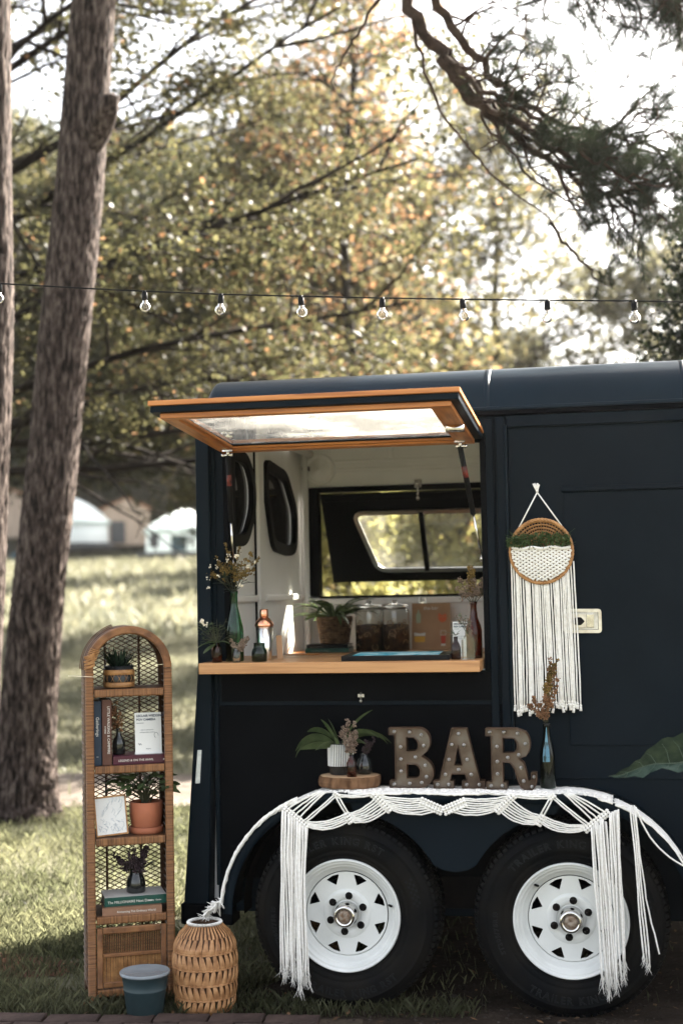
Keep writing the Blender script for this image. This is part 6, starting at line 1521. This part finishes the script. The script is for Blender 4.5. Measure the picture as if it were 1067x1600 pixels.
# ================================================================ TENTS AND SHEDS
def fr(px, d, z=None):
    u = (px-533)/2222; return d*(-sin(PSI)+u*cos(PSI)), -5.22+d*(cos(PSI)+u*sin(PSI))
def yurt(px, d, rad, wallh, roofh, zb, label):
    x,y = fr(px,d); t = thing('canvas_yurt',label,'tent',(x,y,zb),PSI)
    b = MB(); b.lathe([(.001,0),(rad*.995,0),(rad,.05),(rad*.99,wallh),(rad*.98,wallh)],40); part(b,'wall','canvas',t)
    b = MB(); b.lathe([(rad*1.05,wallh-.08),(rad*1.06,wallh-.02),(rad*.86,wallh+roofh*.30),(rad*.45,wallh+roofh*.74),(rad*.14,wallh+roofh*.98),(.001,wallh+roofh)],40); part(b,'roof','canvas',t)
    b = MB(); b.lathe([(rad*1.065,wallh-.14),(rad*1.07,wallh-.04),(rad*1.05,wallh-.04),(rad*1.045,wallh-.14)],40,closed=True); part(b,'valance','teal' if False else mat('pale_green_trim',(.45,.56,.52),rough=.8),t)
    b = MB(); b.box(-rad*1.1,rad*1.1,-rad*1.1,rad*1.1,-.35,-.02); part(b,'deck','darkgap',t)
    return t
t = yurt(112,90,2.4,1.35,1.55,4.72,'white canvas yurt partly hidden behind the pine trunk')
t = yurt(288,86,2.35,1.35,1.25,3.93,'white canvas yurt with a dark opening beside the trailer')
b = MB(); b.box(-.55,.35,-2.48,-2.36,.02,.95); part(b,'door','tealdark',t,bevel=.02)
b = MB(); b.box(-1.9,-1.3,-1.9,-1.8,.3,1.1,Matrix.Rotation(-.0,4,'Z')); part(b,'window','darkgap',t)
def shed(px,d,wd,dp,hl,hp,zb,label,rz):
    x,y = fr(px,d); t = thing('wooden_shed',label,'shed',(x,y,zb),rz)
    n = int(wd/.16)
    b = MB(); b.prism([(-wd/2+.03,0),(wd/2-.03,0),(wd/2-.03,hl-.02),(0,hp-.02),(-wd/2+.03,hl-.02)],-dp/2+.03,dp/2); part(b,'wall','shed',t)
    for i in range(n):
        xa = -wd/2+wd*i/n; xb_ = xa+wd/n-.02; h_ = lambda x_: hl+(hp-hl)*(1-abs(x_)/(wd/2))
        b = MB(); b.prism([(xa,0),(xb_,0),(xb_,h_(xb_)),(xa,h_(xa))],-dp/2,-dp/2+.028+random.uniform(0,.01)); part(b,'board','shed',t)
    b = MB()
    for s_ in (-1,1): b.add([(0,-dp/2-.15,hp+.03),(0,dp/2+.1,hp+.03),(s_*(wd/2+.15),dp/2+.1,hl-.03),(s_*(wd/2+.15),-dp/2-.15,hl-.03),(0,-dp/2-.15,hp+.11),(0,dp/2+.1,hp+.11),(s_*(wd/2+.15),dp/2+.1,hl+.05),(s_*(wd/2+.15),-dp/2-.15,hl+.05)],[(0,1,2,3),(4,5,6,7),(0,3,7,4),(2,1,5,6),(3,2,6,7)])
    part(b,'roof','shedr',t); return t
t = shed(194,91,2.9,2.4,2.25,2.95,4.60,'small pale wooden shed between the two white yurts',PSI+.25)
b = MB(); b.box(-1.0,-.1,-1.26,-1.205,.1,1.5); part(b,'doorway','darkgap',t)
t = shed(22,92,3.6,2.6,2.3,3.0,5.25,'wooden shed at the far left with a teal tarp beside it',PSI+.1)
b = MB(); x,y = fr(26,88.5); b.prism([(-.5,0),(.45,0),(.4,.5),(.1,.62),(-.3,.55)],-.3,.3); solo(b,'teal_tarp','tealdark','dark teal covered bundle on the grass by the left shed','tarp bundle',(x,y,gz(x,y)),PSI,bevel=.06)
# ================================================================ HAZE
b = MB(); b.box(-95,75,-9,190,-1.2,48)
hzm = bpy.data.materials.new('haze'); hzm.use_nodes = True; hn = hzm.node_tree; hn.nodes.remove(hn.nodes['Principled BSDF'])
pv = hn.nodes.new('ShaderNodeVolumePrincipled'); pv.inputs['Density'].default_value = .00032; pv.inputs['Anisotropy'].default_value = .75; pv.inputs['Color'].default_value = (.98,.96,.93,1)
hn.links.new(pv.outputs[0], hn.nodes['Material Output'].inputs['Volume'])
o = b.build('haze', hzm); o['kind'] = 'stuff'
print('objects', len(bpy.data.objects), 'tris', sum(len(m.polygons) for m in bpy.data.meshes))
